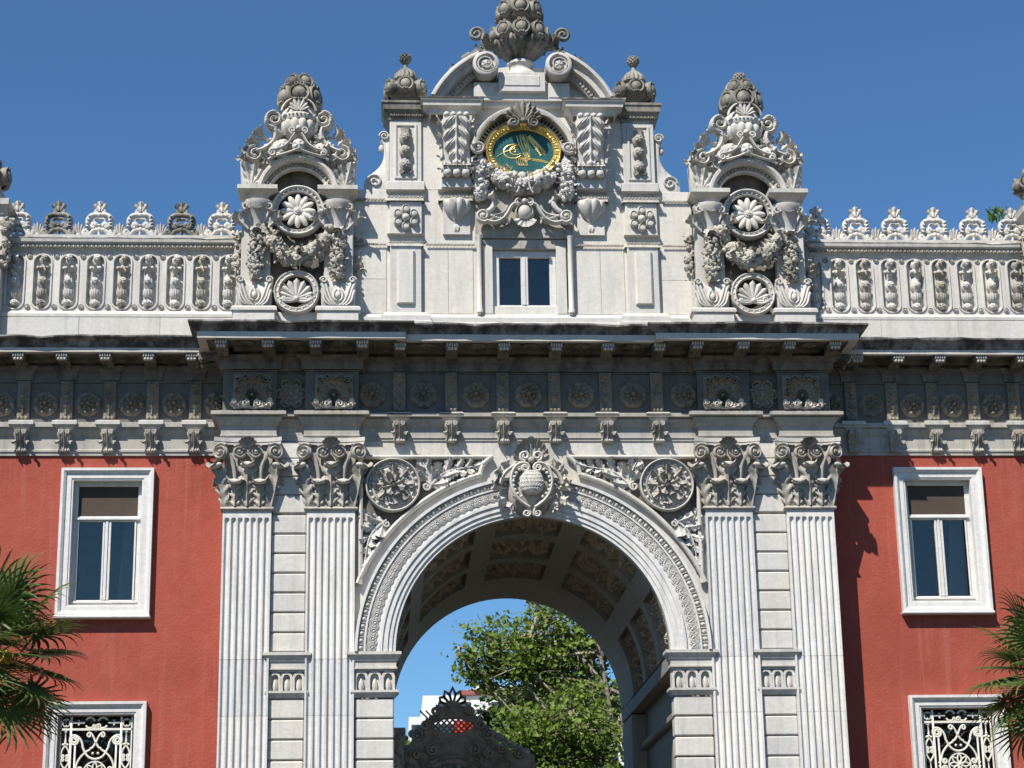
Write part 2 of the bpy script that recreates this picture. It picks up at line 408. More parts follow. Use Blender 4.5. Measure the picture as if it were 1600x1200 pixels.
# --- barrel vault with coffers
CO = [(-76, 14), (-38, 14), (0, 14), (38, 14), (76, 14)]; ROWS = [(.25, 1.32), (1.72, 3.2), (3.58, 5.0)]
B = MB()
def vault_patch(a0, a1, y0, y1, R):
    k = max(2, int((a1-a0)/4)+1); V = []
    for i in range(k):
        a = radians(90-(a0+(a1-a0)*i/(k-1)))
        for y in (y0, y1): V.append((R*cos(a), y, ZS+R*sin(a)))
    return V, [f[::-1] for f in grid_faces(k, 2)]
edges = [-90]+[e for c_, h in CO for e in (c_-h, c_+h)]+[90]
for i in range(0, len(edges)-1):
    a0, a1 = max(-90, edges[i]), min(90, edges[i+1])
    if a1-a0 < .5: continue
    if i % 2 == 0: B.add(*vault_patch(a0, a1, .14, 7.0, RI))
    else:
        ys = [.14]+[y for r_ in ROWS for y in r_]+[7.0]
        for j in range(0, len(ys), 2): B.add(*vault_patch(a0, a1, ys[j], ys[j+1], RI))
        for (y0, y1) in ROWS:                                          # reveals of the coffers, stepped
            for (A, Bq, y_, y2) in ((a0, a0, y0, y1), (a1, a1, y0, y1)):
                aa = radians(90-A); V = [(r_*cos(aa), y, ZS+r_*sin(aa)) for r_ in (RI, RI+.14) for y in (y_, y2)]; B.add(V, [(0, 1, 3, 2)])
            for y_ in (y0, y1):
                k = 7; V = []
                for q in range(k):
                    aa = radians(90-(a0+(a1-a0)*q/(k-1)))
                    for r_ in (RI, RI+.14): V.append((r_*cos(aa), y_, ZS+r_*sin(aa)))
                B.add(V, grid_faces(k, 2))
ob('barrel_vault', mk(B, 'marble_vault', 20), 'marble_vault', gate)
def coffer_geo(ln):
    """carved coffer bed: scrolling leafage either side of a middle rib"""
    B = MB(); hw = radians(14.5)*(RI+.13)
    nu, nv = 60, 44; V = []
    for i in range(nu):
        x = -hw+2*hw*i/(nu-1)
        for j in range(nv):
            y = ln*(j/(nv-1)-.5); ax, ay = abs(x)/hw, abs(y)/(ln/2)
            cx_, cy_ = ax-.5, ay-.45; r = sqrt(cx_*cx_+cy_*cy_*1.3); th = atan2(cy_, cx_)
            h = .05*(.5+.5*cos(7*th+14*r))*max(0, 1-r*1.3)+.045*math.exp(-(ax/.07)**2)+.04*math.exp(-(r/.14)**2)+.02*sin(23*ax+5*sin(9*ay))*sin(21*ay+2*ax)
            edge = min(1, (.94-ax)/.1, (.95-ay)/.1); h = max(0, h)*max(0, edge)
            a = x/(RI+.13); R_ = RI+.13-h*1.9; V.append((R_*sin(a), y, R_*cos(a)))
    return np.array(V), grid_faces(nu, nv)
for (y0, y1) in ROWS:
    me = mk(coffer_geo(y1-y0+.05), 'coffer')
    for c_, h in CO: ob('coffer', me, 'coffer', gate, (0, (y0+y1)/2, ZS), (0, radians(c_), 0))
# --- archivolt: stepped fascias, guilloche, egg and dart
arch = ob('archivolt', mk(arc_sweep([(2.15, .2), (2.15, .03), (2.20, .03), (2.205, .005), (2.27, .005), (2.275, -.02), (2.345, -.02), (2.36, -.045), (2.40, -.045), (2.405, -.015), (2.61, -.015), (2.615, -.05), (2.64, -.05), (2.65, -.005), (2.735, -.005), (2.74, -.075), (2.785, -.075), (2.785, .2)], (0, ZS), 0, pi, 96), 'marble_shaft', 35), 'marble', gate)
B = MB(); n = 62
for k in range(n):                                                     # guilloche: interlaced running rings
    a = pi*(k+.5)/n
    if abs(a-pi/2) < .15: continue
    R_ = roty(pi/2-a); o = (2.507*cos(a), -.02, ZS+2.507*sin(a))
    B.add(*ball(.022, 8, 4), R_, o)
    for rr in (.045, .068, .091): B.add(*ptube(spiral((0, 0), rr, rr, -.3, .86 if rr < .05 else .62, 14), 0, .0085, .016, 5), R_ @ (np.eye(3)), o)
    for off in (0, .022, .044): B.add(*ptube(bez([(-.095+off*.3, .05+off*.9), (-.04, .085+off*.3), (.03, -.1+off*.2), (.1, -.06-off*.0+off*.6)], 8), 0, .0075, .014, 5), R_, o)
ob('guilloche_band', mk(B, 'marble_clean'), 'marble', arch, kind='stuff')
B = MB(); n = 74; e = ball(1, 8, 6)
for k in range(n):
    a = pi*(k+.5)/n
    if abs(a-pi/2) < .12: continue
    R_ = roty(pi/2-a); o = (2.695*cos(a), -.012, ZS+2.695*sin(a))
    B.add(e[0]*np.array([.036, .04, .042]), e[1], R_, o)
    a2 = pi*(k+1)/n; B.add(*cbox(-.006, .006, -.03, .02, -.04, .04, .003), roty(pi/2-a2), (2.695*cos(a2), -.01, ZS+2.695*sin(a2)))
ob('egg_and_dart', mk(B, 'marble'), 'marble', arch, kind='stuff')

# --- pilasters
def shaft_geo(w, z0, z1, nf=7, top=True):
    """fluted pilaster front; flutes end in half rounds under the neck"""
    xs = []; pw = w/(nf+.34); 
    for k in range(nf):
        c_ = (k-(nf-1)/2)*pw; xs += [c_-.40*pw, c_-.385*pw]+[c_+.37*pw*q for q in (-.9, -.7, -.4, 0, .4, .7, .9)]+[c_+.385*pw, c_+.40*pw]
    xs = [-w/2]+xs+[w/2]
    zs = [z0]+list(np.linspace(z0+.3, z1-.35, 5))+[z1-.13-.3*pw+q*pw*.7/8 for q in range(0, 10)]+[z1] if top else [z0, (z0+z1)/2, z1]
    zc = z1-.13-.02; V = []
    for z in zs:
        for x in xs:
            d = 0; k = round(x/pw+(nf-1)/2) if nf % 2 == 0 else round(x/pw); c_ = (k*pw if nf % 2 else (k-(nf-1)/2)*pw)
            if abs(k) <= (nf-1)/2:
                u = (x-c_)/(.385*pw)
                if top and z > zc: q = u*u+((z-zc)/(.385*pw))**2
                else: q = u*u
                if q < 1: d = .045*sqrt(1-q)
            V.append((x, d, z))
    nx = len(xs); B = MB(); B.add(V, [f[::-1] for f in grid_faces(len(zs), nx)][::1])
    for x, s in ((-w/2, 1), (w/2, -1)):
        q = [(x, 0, z0), (x, .2, z0), (x, .2, z1), (x, 0, z1)]; B.add(q, [(0, 1, 2, 3) if s < 0 else (3, 2, 1, 0)])
    return B
PX = [4.485, 3.17]; PW = .76
sh_up = mk(shaft_geo(PW, 6.93, 9.27), 'marble_shaft', 50); sh_lo = mk(shaft_geo(PW, 6.06, 6.926, top=False), 'marble_shaft', 50); sh_b = mk(shaft_geo(PW, 1.6, 6.056, top=False), 'marble_shaft', 50)
neck = mk(sweep([(0, 9.27), (.03, 9.275), (.045, 9.30), (.03, 9.33), (.01, 9.34), (0, 9.34)], [(-PW/2, .2), (-PW/2, 0), (PW/2, 0), (PW/2, .2)]), 'marble_grey')
ped = MB().add(*cbox(-.5, .5, -.12, .2, 0, 1.35, .01)).add(*sweep([(0, 1.35), (.08, 1.37), (.08, 1.45), (.02, 1.5), (.05, 1.56), (0, 1.6)], [(-.44, .2), (-.44, -.06), (.44, -.06), (.44, .2)]))
ped = mk(ped, 'marble')
bell = mk(MB().add(*lathe([(.50, 0), (.50, .3), (.52, .65), (.58, .98)], 4, None, pi/4, 2*pi+pi/4)), 'marble_grey', 30)
for p in bell.vertices: p.co.y = p.co.y*.45+.16 if p.co.y > 0 else p.co.y*.42+.16-.0
lf_low = mk(leaf(.52, .33, 3.3, .58, 4), 'marble_grey', 60); lf_mid = mk(leaf(.80, .33, 3.3, .70, 5), 'marble_grey', 60); lf_cor = mk(leaf(.82, .30, 3.2, .66, 5, lift=.2), 'marble_grey', 60)
lf_tip = mk(MB().add(*(lambda b: (b[0]*np.array([.115, .062, .045]), b[1]))(ball(1, 14, 8))), 'marble', 60)
V = []; A = bez([(-.53, -.10), (-.30, -.0), (0, .03), (.30, -.0), (.53, -.10)], 15)
B = MB()
for (z0, z1, g) in ((.99, 1.035, -.03), (1.035, 1.10, 0)):
    poly = [(x*(1+g*.6), y-g*.4) for x, y in A]+[(.47, .36), (-.47, .36)]
    P = [(x, y, z0) for x, y in poly]+[(x, y, z1) for x, y in poly]; k = len(poly)
    B.add(P, [tuple(range(k))[::-1], tuple(range(k, 2*k))]+[(i, (i+1) % k, k+(i+1) % k, k+i) for i in range(k)])
abacus = mk(B, 'marble', 30)
vol = MB().add(*ptube(spiral((0, 0), .135, .025, pi*.75, -2.1), 0, lambda t_: .026*(1-.5*t_), lambda t_: .05+.02*t_, 8)).add(*ball(.032, 8, 6), None, (0, -.045, 0))
vol.add(*polar(.12, lambda r, a: .02, 2, 20)); vol = mk(vol, 'marble_grey', 50)
stalk = mk(ptube(bez([(0, -.42), (.0, -.2), (.03, -.05), (.14, .06)], 10), lambda t_: -.02-.06*t_, lambda t_: .028+.015*t_, .03, 7), 'marble_grey')
fle = MB()
for k in range(5): fle.add(*leaf(.22, .10, 2.2, .4, 3, 12, 7, .35), roty((k-2)*.42), (0, -.04, -.08))
fle = mk(fle, 'marble_grey', 60)
def capital(cx):
    z = 9.34; c = ob('capital', bell, 'marble', gate, (cx, 0, z), label='composite capital with curled acanthus leaves and spiral volutes')
    ob('abacus', abacus, 'marble', c, (cx, -.06, z))
    for x in (-.195, .195):
        ob('leaf', lf_low, 'm', c, (cx+x, -.02, z)); ob('leaf_tip', lf_tip, 'm', c, (cx+x, -.135, z+.375))
    ob('leaf', lf_mid, 'm', c, (cx, -.03, z)); ob('leaf_tip', lf_tip, 'm', c, (cx, -.16, z+.65))
    for s in (-1, 1):
        ob('leaf', lf_cor, 'm', c, (cx+s*.36, -.0, z), (0, s*.10, s*.62)); ob('leaf_tip', lf_tip, 'm', c, (cx+s*.49, -.15, z+.63), (0, s*.15, s*.6))
        ob('leaf', lf_low, 'm', c, (cx+s*.37, .13, z), (0, 0, s*pi/2)); ob('leaf', lf_mid, 'm', c, (cx+s*.38, .13, z), (0, 0, s*pi/2))
        ob('volute', mir(vol, s), 'm', c, (cx+s*.42, -.13, z+.86), (0, 0, s*.45)); ob('volute', mir(vol, -s), 'm', c, (cx+s*.13, -.12, z+.86), (0, 0, 0), (.88, 1, .88))
        ob('stalk', mir(stalk, s), 'm', c, (cx+s*.20, -.04, z+.80)); ob('volute', mir(vol, s), 'm', c, (cx+s*.46, .12, z+.86), (0, 0, s*pi/2))
    ob('fleuron', fle, 'm', c, (cx, -.13, z+1.0))
for s in (-1, 1):
    for px in PX:
        x = s*px; p = ob('pilaster_shaft', sh_up, 'm', gate, (x, 0, 0)); ob('shaft_drum', sh_lo, 'm', p, (x, .003, 0)); ob('shaft_drum', sh_b, 'm', p, (x, 0, 0))
        ob('necking', neck, 'm', p, (x, 0, 0)); ob('pedestal', ped, 'm', p, (x, 0, 0)); capital(x)
# --- coursed ashlar between the pilasters and on the jamb piers
def blk(w, y): return mk(cbox(-w/2, w/2, y, y+.3, 0, .292, .018), 'marble_clean', 30)
b1 = blk(.55, .075); b2 = blk(.60, .06)
niche = MB()
for (w_, nm) in ((.55, 'a'),): pass
def impost(x0, x1, y, nm, top):
    B = MB(); path = [(x0, y+.25), (x0, y), (x1, y), (x1, y+.25)]
    B.add(*sweep([(0, 7.03), (.10, 7.03), (.10, 6.985), (.085, 6.97), (.05, 6.93), (.045, 6.90), (.02, 6.89), (.02, 6.80), (.035, 6.795), (.035, 6.77), (0, 6.76)], path))
    B.add(*sweep([(0, 6.44), (.06, 6.44), (.06, 6.405), (.02, 6.37), (0, 6.33)], path))
    B.add(*cbox(x0, x1, y+.07, y+.25, 6.4, 6.8, .004)); k = 3; w_ = (x1-x0)/k
    for i in range(k):                                                # little arcade
        c_ = x0+(i+.5)*w_
        for sx in (-1, 1): B.add(*cbox(c_+sx*w_*.42-.022, c_+sx*w_*.42+.022, y, y+.1, 6.44, 6.66, .006))
        B.add(*arc_sweep([(w_*.29, y+.1), (w_*.29, y+.005), (w_*.5, y+.005), (w_*.5, y+.1)], (c_, 6.645), 0, pi, 10)); B.add(*ball(.045, 8, 6), None, (c_, y+.07, 6.50)); B.add(*lathe([(.03, 6.44), (.05, 6.5), (.04, 6.58), (.015, 6.63)], 8), None, (c_, y+.06, 0))
    B.add(*cbox(x0, x1, y+.012, y+.12, 6.735, 6.765, .003))
    eggs(B, x0+.01, x1-.01, .05, y-.03, 6.915, .02, .02)
    return ob('impost', mk(B, 'marble'), 'm', gate)
for s in (-1, 1):
    k = 0; z = 9.24-.313
    while z > .2:
        if z > 7.0 or z+.3 < 6.36: ob('ashlar_block', b1, 'm', gate, (s*3.83, 0, z))
        if z+.3 < 6.36: ob('ashlar_block', b2, 'm', gate, (s*2.475, 0, z))
        if 6.3 <= z <= 7.0: z = 6.02+.313 if k == 0 else z; k = 1
        z -= .313
    impost(*sorted((s*3.555, s*4.10)), .07, 'a', 0); impost(*sorted((s*2.16, s*2.785)), .05, 'b', 0)
    ob('strip_wall', mk(cbox(*sorted((s*3.5, s*4.15)), .12, .3, 0, 10.5), 'marble_grey'), 'm', gate)
    for zb in (9.26, 9.56, 9.86, 10.15): ob('ashlar_block', mk(cbox(*sorted((s*3.56, s*4.09)), .085, .3, zb, zb+.285 if zb < 10 else 10.42, .014), 'marble_clean', 30), 'm', gate)
# --- spandrels: rolled frame, medallion, acanthus sprays
ros_big = MB().add(*polar(.43, lambda r, a: .09 if r > .93 else (.03 if r > .72 else .03+.07*(1-r)*(1+.0*a)), 24, 64))
ros_big.add(*arc_sweep([(.31, 0), (.315, -.06), (.335, -.07), (.345, -.03), (.40, -.03), (.405, -.1), (.42, -.115), (.435, -.1), (.435, .02)], (0, 0), 0, 2*pi, 56, False))
for k in range(22): a = 2*pi*k/22; ros_big.add(e[0]*np.array([.028, .035, .03]), e[1], roty(-a), (.372*cos(a), -.04, .372*sin(a)))
ros_core = MB()
for k in range(8): ros_core.add(*leaf(.33, .20, 1.2, .6, 4, 20, 9, .15), roty(k*pi/4), (0, -.03, 0))
for k in range(8): ros_core.add(*leaf(.24, .12, 1.6, .5, 3, 14, 7, .4), roty(k*pi/4+pi/8), (0, -.06, 0))
for k in range(6): ros_core.add(*leaf(.13, .08, 2.0, .3, 2, 8, 5, .9), roty(k*pi/3), (0, -.09, 0))
ros_core.add(*ball(.055, 10, 7), None, (0, -.12, 0)); ros_big = mk(ros_big, 'marble', 50); ros_core = mk(ros_core, 'marble_grey', 60)
def spray(B, pts, n, L, W, y, seed, taper=.55):
    P = np.asarray(pts, float); R_ = random.Random(seed); B.add(*ptube(P, y-.02, lambda t_: .022*(1-.6*t_), None, 6))
    for k in range(n):
        t_ = (k+.3)/n; i = t_*(len(P)-1.01); j = int(i); c_ = P[j]+(P[j+1]-P[j])*(i-j); T = P[j+1]-P[j]; a = atan2(T[0], T[1]); l = L*(1-taper*t_)
        for s in (-1, 1): B.add(*leaf(l*R_.uniform(.9, 1.1), W*(1-taper*t_), 1.3, .35, 3, 14, 7, .28), roty(a+s*R_.uniform(.62, .85)), (c_[0], y, c_[1]))
    T = P[-1]-P[-2]; B.add(*leaf(L*.62, W*.8, 1.3, .4, 3, 14, 7, .25), roty(atan2(T[0], T[1])), (P[-1][0], y, P[-1][1]))
    return B
RA = 2.95; fr_pts = [(2.705, 8.12), (2.705, 9.1), (2.705, 10.17), (1.7, 10.17), (.62, 10.17)]
def roll_pts():
    p = [np.array(q) for q in ((2.70, 8.16), (2.70, 10.16), (.60, 10.16))]
    return p
spr = {}
B = MB(); q0 = np.array([(2.70, 8.14+i*.0) for i in range(1)])
B.add(*ptube([(2.70, 8.10), (2.70, 8.8), (2.70, 9.5), (2.70, 10.13)], .06, .038, .05, 8)); B.add(*ptube([(2.735, 10.16), (2.0, 10.16), (1.2, 10.16), (.62, 10.16)], .06, .038, .05, 8))
B.add(*ptube(bez([(.60, 10.17), (.70, 10.12), (.80, 10.0), (.80, 9.86)], 8), .055, .04, .05, 8))
a0, a1 = atan2(9.86-ZS, .80), atan2(8.10-ZS, 2.71); B.add(*ptube([(RA*cos(a0+(a1-a0)*i/30), ZS+RA*sin(a0+(a1-a0)*i/30)) for i in range(31)], .055, .042, .055, 8)); spr['frame'] = mk(B, 'marble', 60)
poly = [(2.70, 8.12), (2.70, 10.15), (.62, 10.15), (.78, 9.95)]+[(RA*cos(a0+(a1-a0)*i/20), ZS+RA*sin(a0+(a1-a0)*i/20)) for i in range(21)]
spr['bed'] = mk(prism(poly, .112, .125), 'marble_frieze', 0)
B = MB(); spray(B, bez([(1.62, 9.68), (1.50, 9.78), (1.42, 9.96), (1.30, 9.96), (1.05, 9.98), (.92, 10.01)], 14), 5, .34, .20, .09, 3)
spray(B, bez([(1.60, 9.70), (1.62, 9.9), (1.66, 10.0), (1.72, 10.08)], 8), 2, .22, .17, .09, 4, .3); B.add(*ptube(spiral((1.66, 9.68), .075, .015, pi/2, 1.5), .06, .02, .03, 6)); spr['spray_top'] = mk(B, 'marble_clean', 60)
B = MB(); spray(B, bez([(2.30, 9.12), (2.42, 9.06), (2.56, 8.95), (2.60, 8.78), (2.62, 8.55)], 12), 4, .31, .20, .09, 5); B.add(*ptube(spiral((2.29, 9.07), .06, .012, pi/2, -1.4), .06, .018, .03, 6))
spray(B, bez([(2.50, 9.0), (2.60, 9.08), (2.63, 9.2)], 6), 2, .20, .15, .09, 6, .2); spr['spray_low'] = mk(B, 'marble_clean', 60)
for s in (-1, 1):
    b_ = ob('spandrel_panel', mir(spr['bed'], s), 'm', gate); ob('rolled_frame', mir(spr['frame'], s), 'm', b_)
    ob('acanthus_spray', mir(spr['spray_top'], s), 'm', b_); ob('acanthus_spray', mir(spr['spray_low'], s), 'm', b_)
    r_ = ob('spandrel_medallion', ros_big, 'm', gate, (s*2.19, .07, 9.69)); ob('rosette', ros_core, 'm', r_, (s*2.19, .05, 9.69))
# --- keystone cartouche
kc = (0, 9.66)
B = MB().add(*(lambda b: (b[0]*np.array([.40, .26, .46]), b[1]))(ball(1, 20, 12)), None, (0, .02, 9.60))
key = ob('keystone_cartouche', mk(B, 'marble_grey', 60), 'm', gate, label='carved scrollwork cartouche at the crown of the arch')
B = MB()
for i in range(7):                                                     # pineapple scales
    for j in range(9):
        th = -1.25+2.5*(j+(i % 2)*.5)/9; ph = -1.1+2.2*i/6; n_ = np.array([sin(th)*cos(ph), -cos(th)*cos(ph), sin(ph)])
        B.add(*lathe([(.055, 0), (.045, .018), (.0, .032)], 4), face_to(n_) @ rotx(pi/2), np.array([0, -.26, 9.66])+n_*np.array([.185, .10, .185]))
B.add(*(lambda b: (b[0]*np.array([.18, .10, .18]), b[1]))(ball(1, 16, 10)), None, (0, -.26, 9.66)); ob('pineapple_boss', mk(B, 'marble'), 'm', key)
B = MB()
for s in (-1, 1):
    pts = list(bez([(s*.04, 9.26), (s*.22, 9.36), (s*.36, 9.5), (s*.36, 9.72), (s*.34, 9.93), (s*.16, 9.98)], 18))+spiral((s*.105, 9.905), .075, .02, pi/2 if s > 0 else pi/2, s*1.3)
    B.add(*ptube(pts, -.25, .028, .05, 8)); B.add(*ptube(list(bez([(s*.3, 9.45), (s*.14, 9.36), (s*.03, 9.28), (s*.025, 9.17)], 10))+spiral((s*.085, 9.17), .06, .015, pi if s > 0 else 0, -s*-1.3), -.22, .024, .045, 8))
    for k in range(9):
        a = -1.0+k*.27; B.add(*BALL, None, (s*(.02+.275*cos(a)), -.27, 9.66+.27*sin(a)), .028)
    B.add(*ptube(list(bez([(s*.10, 10.02), (s*.3, 9.98), (s*.46, 9.86), (s*.50, 9.66)], 12)), -.16, .035, .06, 8)); B.add(*ptube(spiral((s*.10, 10.1), .085, .02, -pi/2, s*1.4), -.22, .03, .05, 8))
    for (x, z, a, l) in ((.42, 9.8, .9, .26), (.45, 9.62, 1.5, .28), (.42, 9.45, 2.0, .26), (.36, 9.9, .4, .22), (.30, 9.36, 2.5, .24), (.44, 9.70, 1.2, .22)): B.add(*leaf(l, .17, 2.2, .35, 3, 14, 7, .5), roty(s*a), (s*x, -.1, z))
ob('scroll_frame', mk(B, 'marble', 60), 'm', key)
B = MB()
for k in range(9): a = (k-4)*.30; B.add(*leaf(.46-.03*abs(k-4), .13, 1.5, .5, 2, 16, 7, .2), roty(a), (0, -.16, 10.0))
B.add(*BALL, None, (0, -.25, 10.03), .06); ob('palmette', mk(B, 'marble_grey', 60), 'm', key)

# ------------------------------------------------------------------ entablature of the gate
def both(pts): return pts+[(-x, y) for x, y in pts[::-1]]
fine = both([(-4.92, .75), (-4.92, -.03), (-4.05, -.03), (-4.05, .10), (-3.605, .10), (-3.605, -.03), (-2.735, -.03), (-2.735, .10)])
coarse = both([(-4.54, .75), (-4.54, -.03), (-2.735, -.03), (-2.735, .09)])
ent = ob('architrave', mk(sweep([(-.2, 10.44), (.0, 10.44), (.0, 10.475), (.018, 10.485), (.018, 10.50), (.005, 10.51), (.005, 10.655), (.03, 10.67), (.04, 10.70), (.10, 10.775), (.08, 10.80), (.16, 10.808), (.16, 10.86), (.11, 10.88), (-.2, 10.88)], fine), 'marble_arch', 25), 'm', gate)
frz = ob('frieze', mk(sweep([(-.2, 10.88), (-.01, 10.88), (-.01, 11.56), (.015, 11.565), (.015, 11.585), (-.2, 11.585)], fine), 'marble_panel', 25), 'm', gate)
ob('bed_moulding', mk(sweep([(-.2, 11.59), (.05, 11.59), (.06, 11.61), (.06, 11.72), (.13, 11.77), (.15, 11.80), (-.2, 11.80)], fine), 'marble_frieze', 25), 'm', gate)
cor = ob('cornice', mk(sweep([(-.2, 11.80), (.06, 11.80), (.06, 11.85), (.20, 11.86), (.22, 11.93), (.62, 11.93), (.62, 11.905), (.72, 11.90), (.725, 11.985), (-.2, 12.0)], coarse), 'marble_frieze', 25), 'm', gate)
ob('corona', mk(sweep([(.6, 11.902), (.735, 11.892), (.74, 11.995), (.6, 12.0)], coarse), 'marble_clean', 25), 'm', cor)
ob('cyma', mk(chipped([(-.2, 12.0), (.745, 11.998), (.755, 12.02), (.765, 12.05), (.80, 12.08), (.85, 12.095), (.875, 12.115), (.875, 12.145), (.82, 12.15), (-.2, 12.16)], coarse, seed=6), 'soot', 25), 'm', cor)
# modillions
def modillion_geo(part):
    B = MB(); prof = [(.0, .0), (-.42, .0), (-.455, -.03), (-.455, -.085), (-.42, -.125), (-.37, -.13), (-.3, -.095), (-.15, -.10), (-.05, -.15), (0, -.15)]
    V = [(x, y, z) for x in (-.095, .095) for (y, z) in prof]; k = len(prof)
    B.add(V, [tuple(range(k))[::-1], tuple(range(k, 2*k))]+[(i, (i+1) % k, k+(i+1) % k, k+i) for i in range(k)])
    if part: B = MB()
    for q in range(5 if part else 0): B.add(*(lambda b: (b[0]*np.array([.019, .024, .040]), b[1]))(ball(1, 6, 5)), None, (-.076+.038*q, -.455, -.045))
    for q in range(3 if part else 0): B.add(*(lambda b: (b[0]*np.array([.030, .034, .030]), b[1]))(ball(1, 6, 5)), None, (-.05+.05*q, -.43, -.105))
    if part: return B
    B.add(*leaf(.36, .17, .7, .3, 4, 14, 7, 1.25), None, (0, -.04, -.15))
    for s in (-1, 1): B.add(*ptube(spiral((0, 0), .05, .012, 0, 1.6), 0, .010, .014, 6), rotz(pi/2), (s*.098, -.38, -.065))
    return B
mod_me = mk(modillion_geo(False), 'marble_frieze', 40); mod_fr = mk(modillion_geo(True), 'marble', 60)  # shaded underside painted into the dark body, lit front into the pale fringe
def modillion(par, x, y, z, r=0):
    ob('modillion', mod_me, 'm', par, (x, y, z), (0, 0, r)); ob('modillion_fringe', mod_fr, 'm', par, (x, y, z), (0, 0, r))
for x in (4.91, 4.17, 3.42, 2.68):
    for s in (-1, 1): modillion(cor, s*x, -.22, 11.905)
for x in (2.08, 1.25, .42):
    for s in (-1, 1): modillion(cor, s*x, -.10, 11.905)
for s in (-1, 1): modillion(cor, s*4.86, .1, 11.905, s*pi/2); 
for s in (-1, 1): modillion(cor, s*4.86, .42, 11.905, s*pi/2)
# soffit rosettes between the modillions
sof = mk(polar(.14, lambda r, a: .05*(1-r)*(.6+.4*cos(6*a))+.02, 6, 36), 'marble_frieze', 60)
for x in (4.54, 3.8, 3.05):
    for s in (-1, 1): ob('soffit_rosette', sof, 'm', cor, (s*x, -.42, 11.925), (pi/2, 0, 0))
for x in (-1.665, -.835, 0, .835, 1.665): ob('soffit_rosette', sof, 'm', cor, (x, -.30, 11.925), (pi/2, 0, 0))
# frieze rosettes
def ros(R, n, seed=0):
    def h(r, a):
        if r > .97: return .012
        p1 = abs(cos(n*a/2)); p2 = abs(sin(n*a/2))
        v = .02+.085*sin(pi*min(1, max(0, (r-.5)/.48)))*(.12+.88*p1**2) if r > .5 else .02+.095*sin(pi*min(1, max(0, (r-.16)/.36)))*(.12+.88*p2**2)
        if r < .17: v = .13*sqrt(max(0, 1-(r/.17)**2))+.03
        return v+.010*cos(3*n*a)*r
    return polar(R, h, 18, 72)
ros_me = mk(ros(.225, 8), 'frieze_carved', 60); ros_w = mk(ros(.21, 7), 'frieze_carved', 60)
def sixfoil(R):
    B = MB()
    for k in range(6):
        a = k*pi/3+pi/6; o = (R*.62*sin(a), 0, R*.62*cos(a)); B.add(*arc_sweep([(R*.22, 0), (R*.24, -.035), (R*.32, -.045), (R*.37, 0)], (0, 0), 0, 2*pi, 20, False), None, o); B.add(*ball(R*.14, 8, 5), None, o)
        B.add(*leaf(R*.55, R*.34, 1.2, .4, 2, 10, 7, .3), roty(k*pi/3), (0, 0, 0))
    B.add(*polar(R*.72, lambda r, a: .02*(1-r)+.004, 3, 24)); B.add(*ball(R*.17, 8, 6), None, (0, -.03, 0)); return B
six = mk(sixfoil(.27), 'frieze_carved', 60)
for x in (0, .85, 1.70, 2.53):
    for s in ((-1, 1) if x else (1,)): ob('frieze_rosette', ros_me, 'm', frz, (s*x, .10, 11.21))
for s in (-1, 1): ob('frieze_rosette', six, 'm', frz, (s*3.825, .10, 11.22))
# carved dies above the pilasters
B = MB()
for (a, l, w_) in ((0, .34, .16), (.5, .36, .15), (-.5, .36, .15), (1.0, .34, .14), (-1.0, .34, .14), (1.5, .30, .13), (-1.5, .30, .13)): B.add(*leaf(l, w_, 1.6, .4, 4, 18, 9, .3), roty(a), (0, -.02, -.10))
for (x, z) in ((.22, .16), (-.22, .16), (.23, -.02), (-.23, -.02), (.1, .2), (-.1, .2)): B.add(*ptube(spiral((x, z), .065, .012, 0, 1.5 if x > 0 else -1.5), -.06, .016, .04, 6))
for rr in (.09, .05): B.add(*arc_sweep([(rr-.014, 0), (rr, -.10), (rr+.016, 0)], (0, -.09), 0, 2*pi, 20, False))
B.add(*ball(.035, 8, 6), None, (0, -.07, -.09)); B.add(*prism([(-.31, -.22), (.31, -.22), (.3, .27), (-.3, .27)], -.02, .05, .01)); die_me = mk(B, 'frieze_carved', 60)
B = MB()
for s in (-1, 1):
    B.add(*ptube(spiral((s*.10, .0), .06, .014, pi/2, s*1.5), -.03, .02, .05, 7)); B.add(*ptube(list(bez([(s*.05, -.05), (s*.16, -.09), (s*.24, -.05), (s*.31, .03)], 8))+spiral((s*.285, .045), .03, .01, 0, s), -.02, .022, .05, 7))
    for x in (.03, .16, .23, .29): B.add(*leaf(.13, .07, 2.0, .3, 2, 9, 5, .8), roty(s*.6), (s*x, -.03, -.06))
B.add(*cbox(-.3, .3, 0, .06, -.08, -.03, .01)); lip_me = mk(B, 'marble_clean', 60)
for s in (-1, 1):
    for px in PX: d = ob('carved_die', die_me, 'm', frz, (s*px*.99, -.045, 11.24)); ob('leaf_lip', lip_me, 'm', d, (s*px*.99, -.11, 11.0))
# brackets: strip on the frieze with a cap above, console below
B = MB(); B.add(*cbox(-.10, .10, -.06, .1, 10.90, 11.58, .012))
for z in (11.40, 11.22, 11.06): B.add(*leaf(.17, .17, 1.3, .4, 3, 12, 7, .3), None, (0, -.06, z-.06))
for q in range(3): B.add(*BALL, None, (-.06+.06*q, -.09, 10.94), .034)
strip_me = mk(B, 'frieze_carved', 50)
cap_me = mk(sweep([(0, 11.585), (.01, 11.59), (.015, 11.71), (.03, 11.72), (.07, 11.77), (.085, 11.81), (0, 11.81)], [(-.135, .1), (-.135, -.06), (.135, -.06), (.135, .1)]), 'marble_frieze', 25)
led_me = mk(sweep([(0, 10.72), (.01, 10.73), (.06, 10.79), (.065, 10.81), (.10, 10.815), (.10, 10.87), (.07, 10.89), (0, 10.89)], [(-.10, .1), (-.10, -.06), (.10, -.06), (.10, .1)]), 'marble', 25)
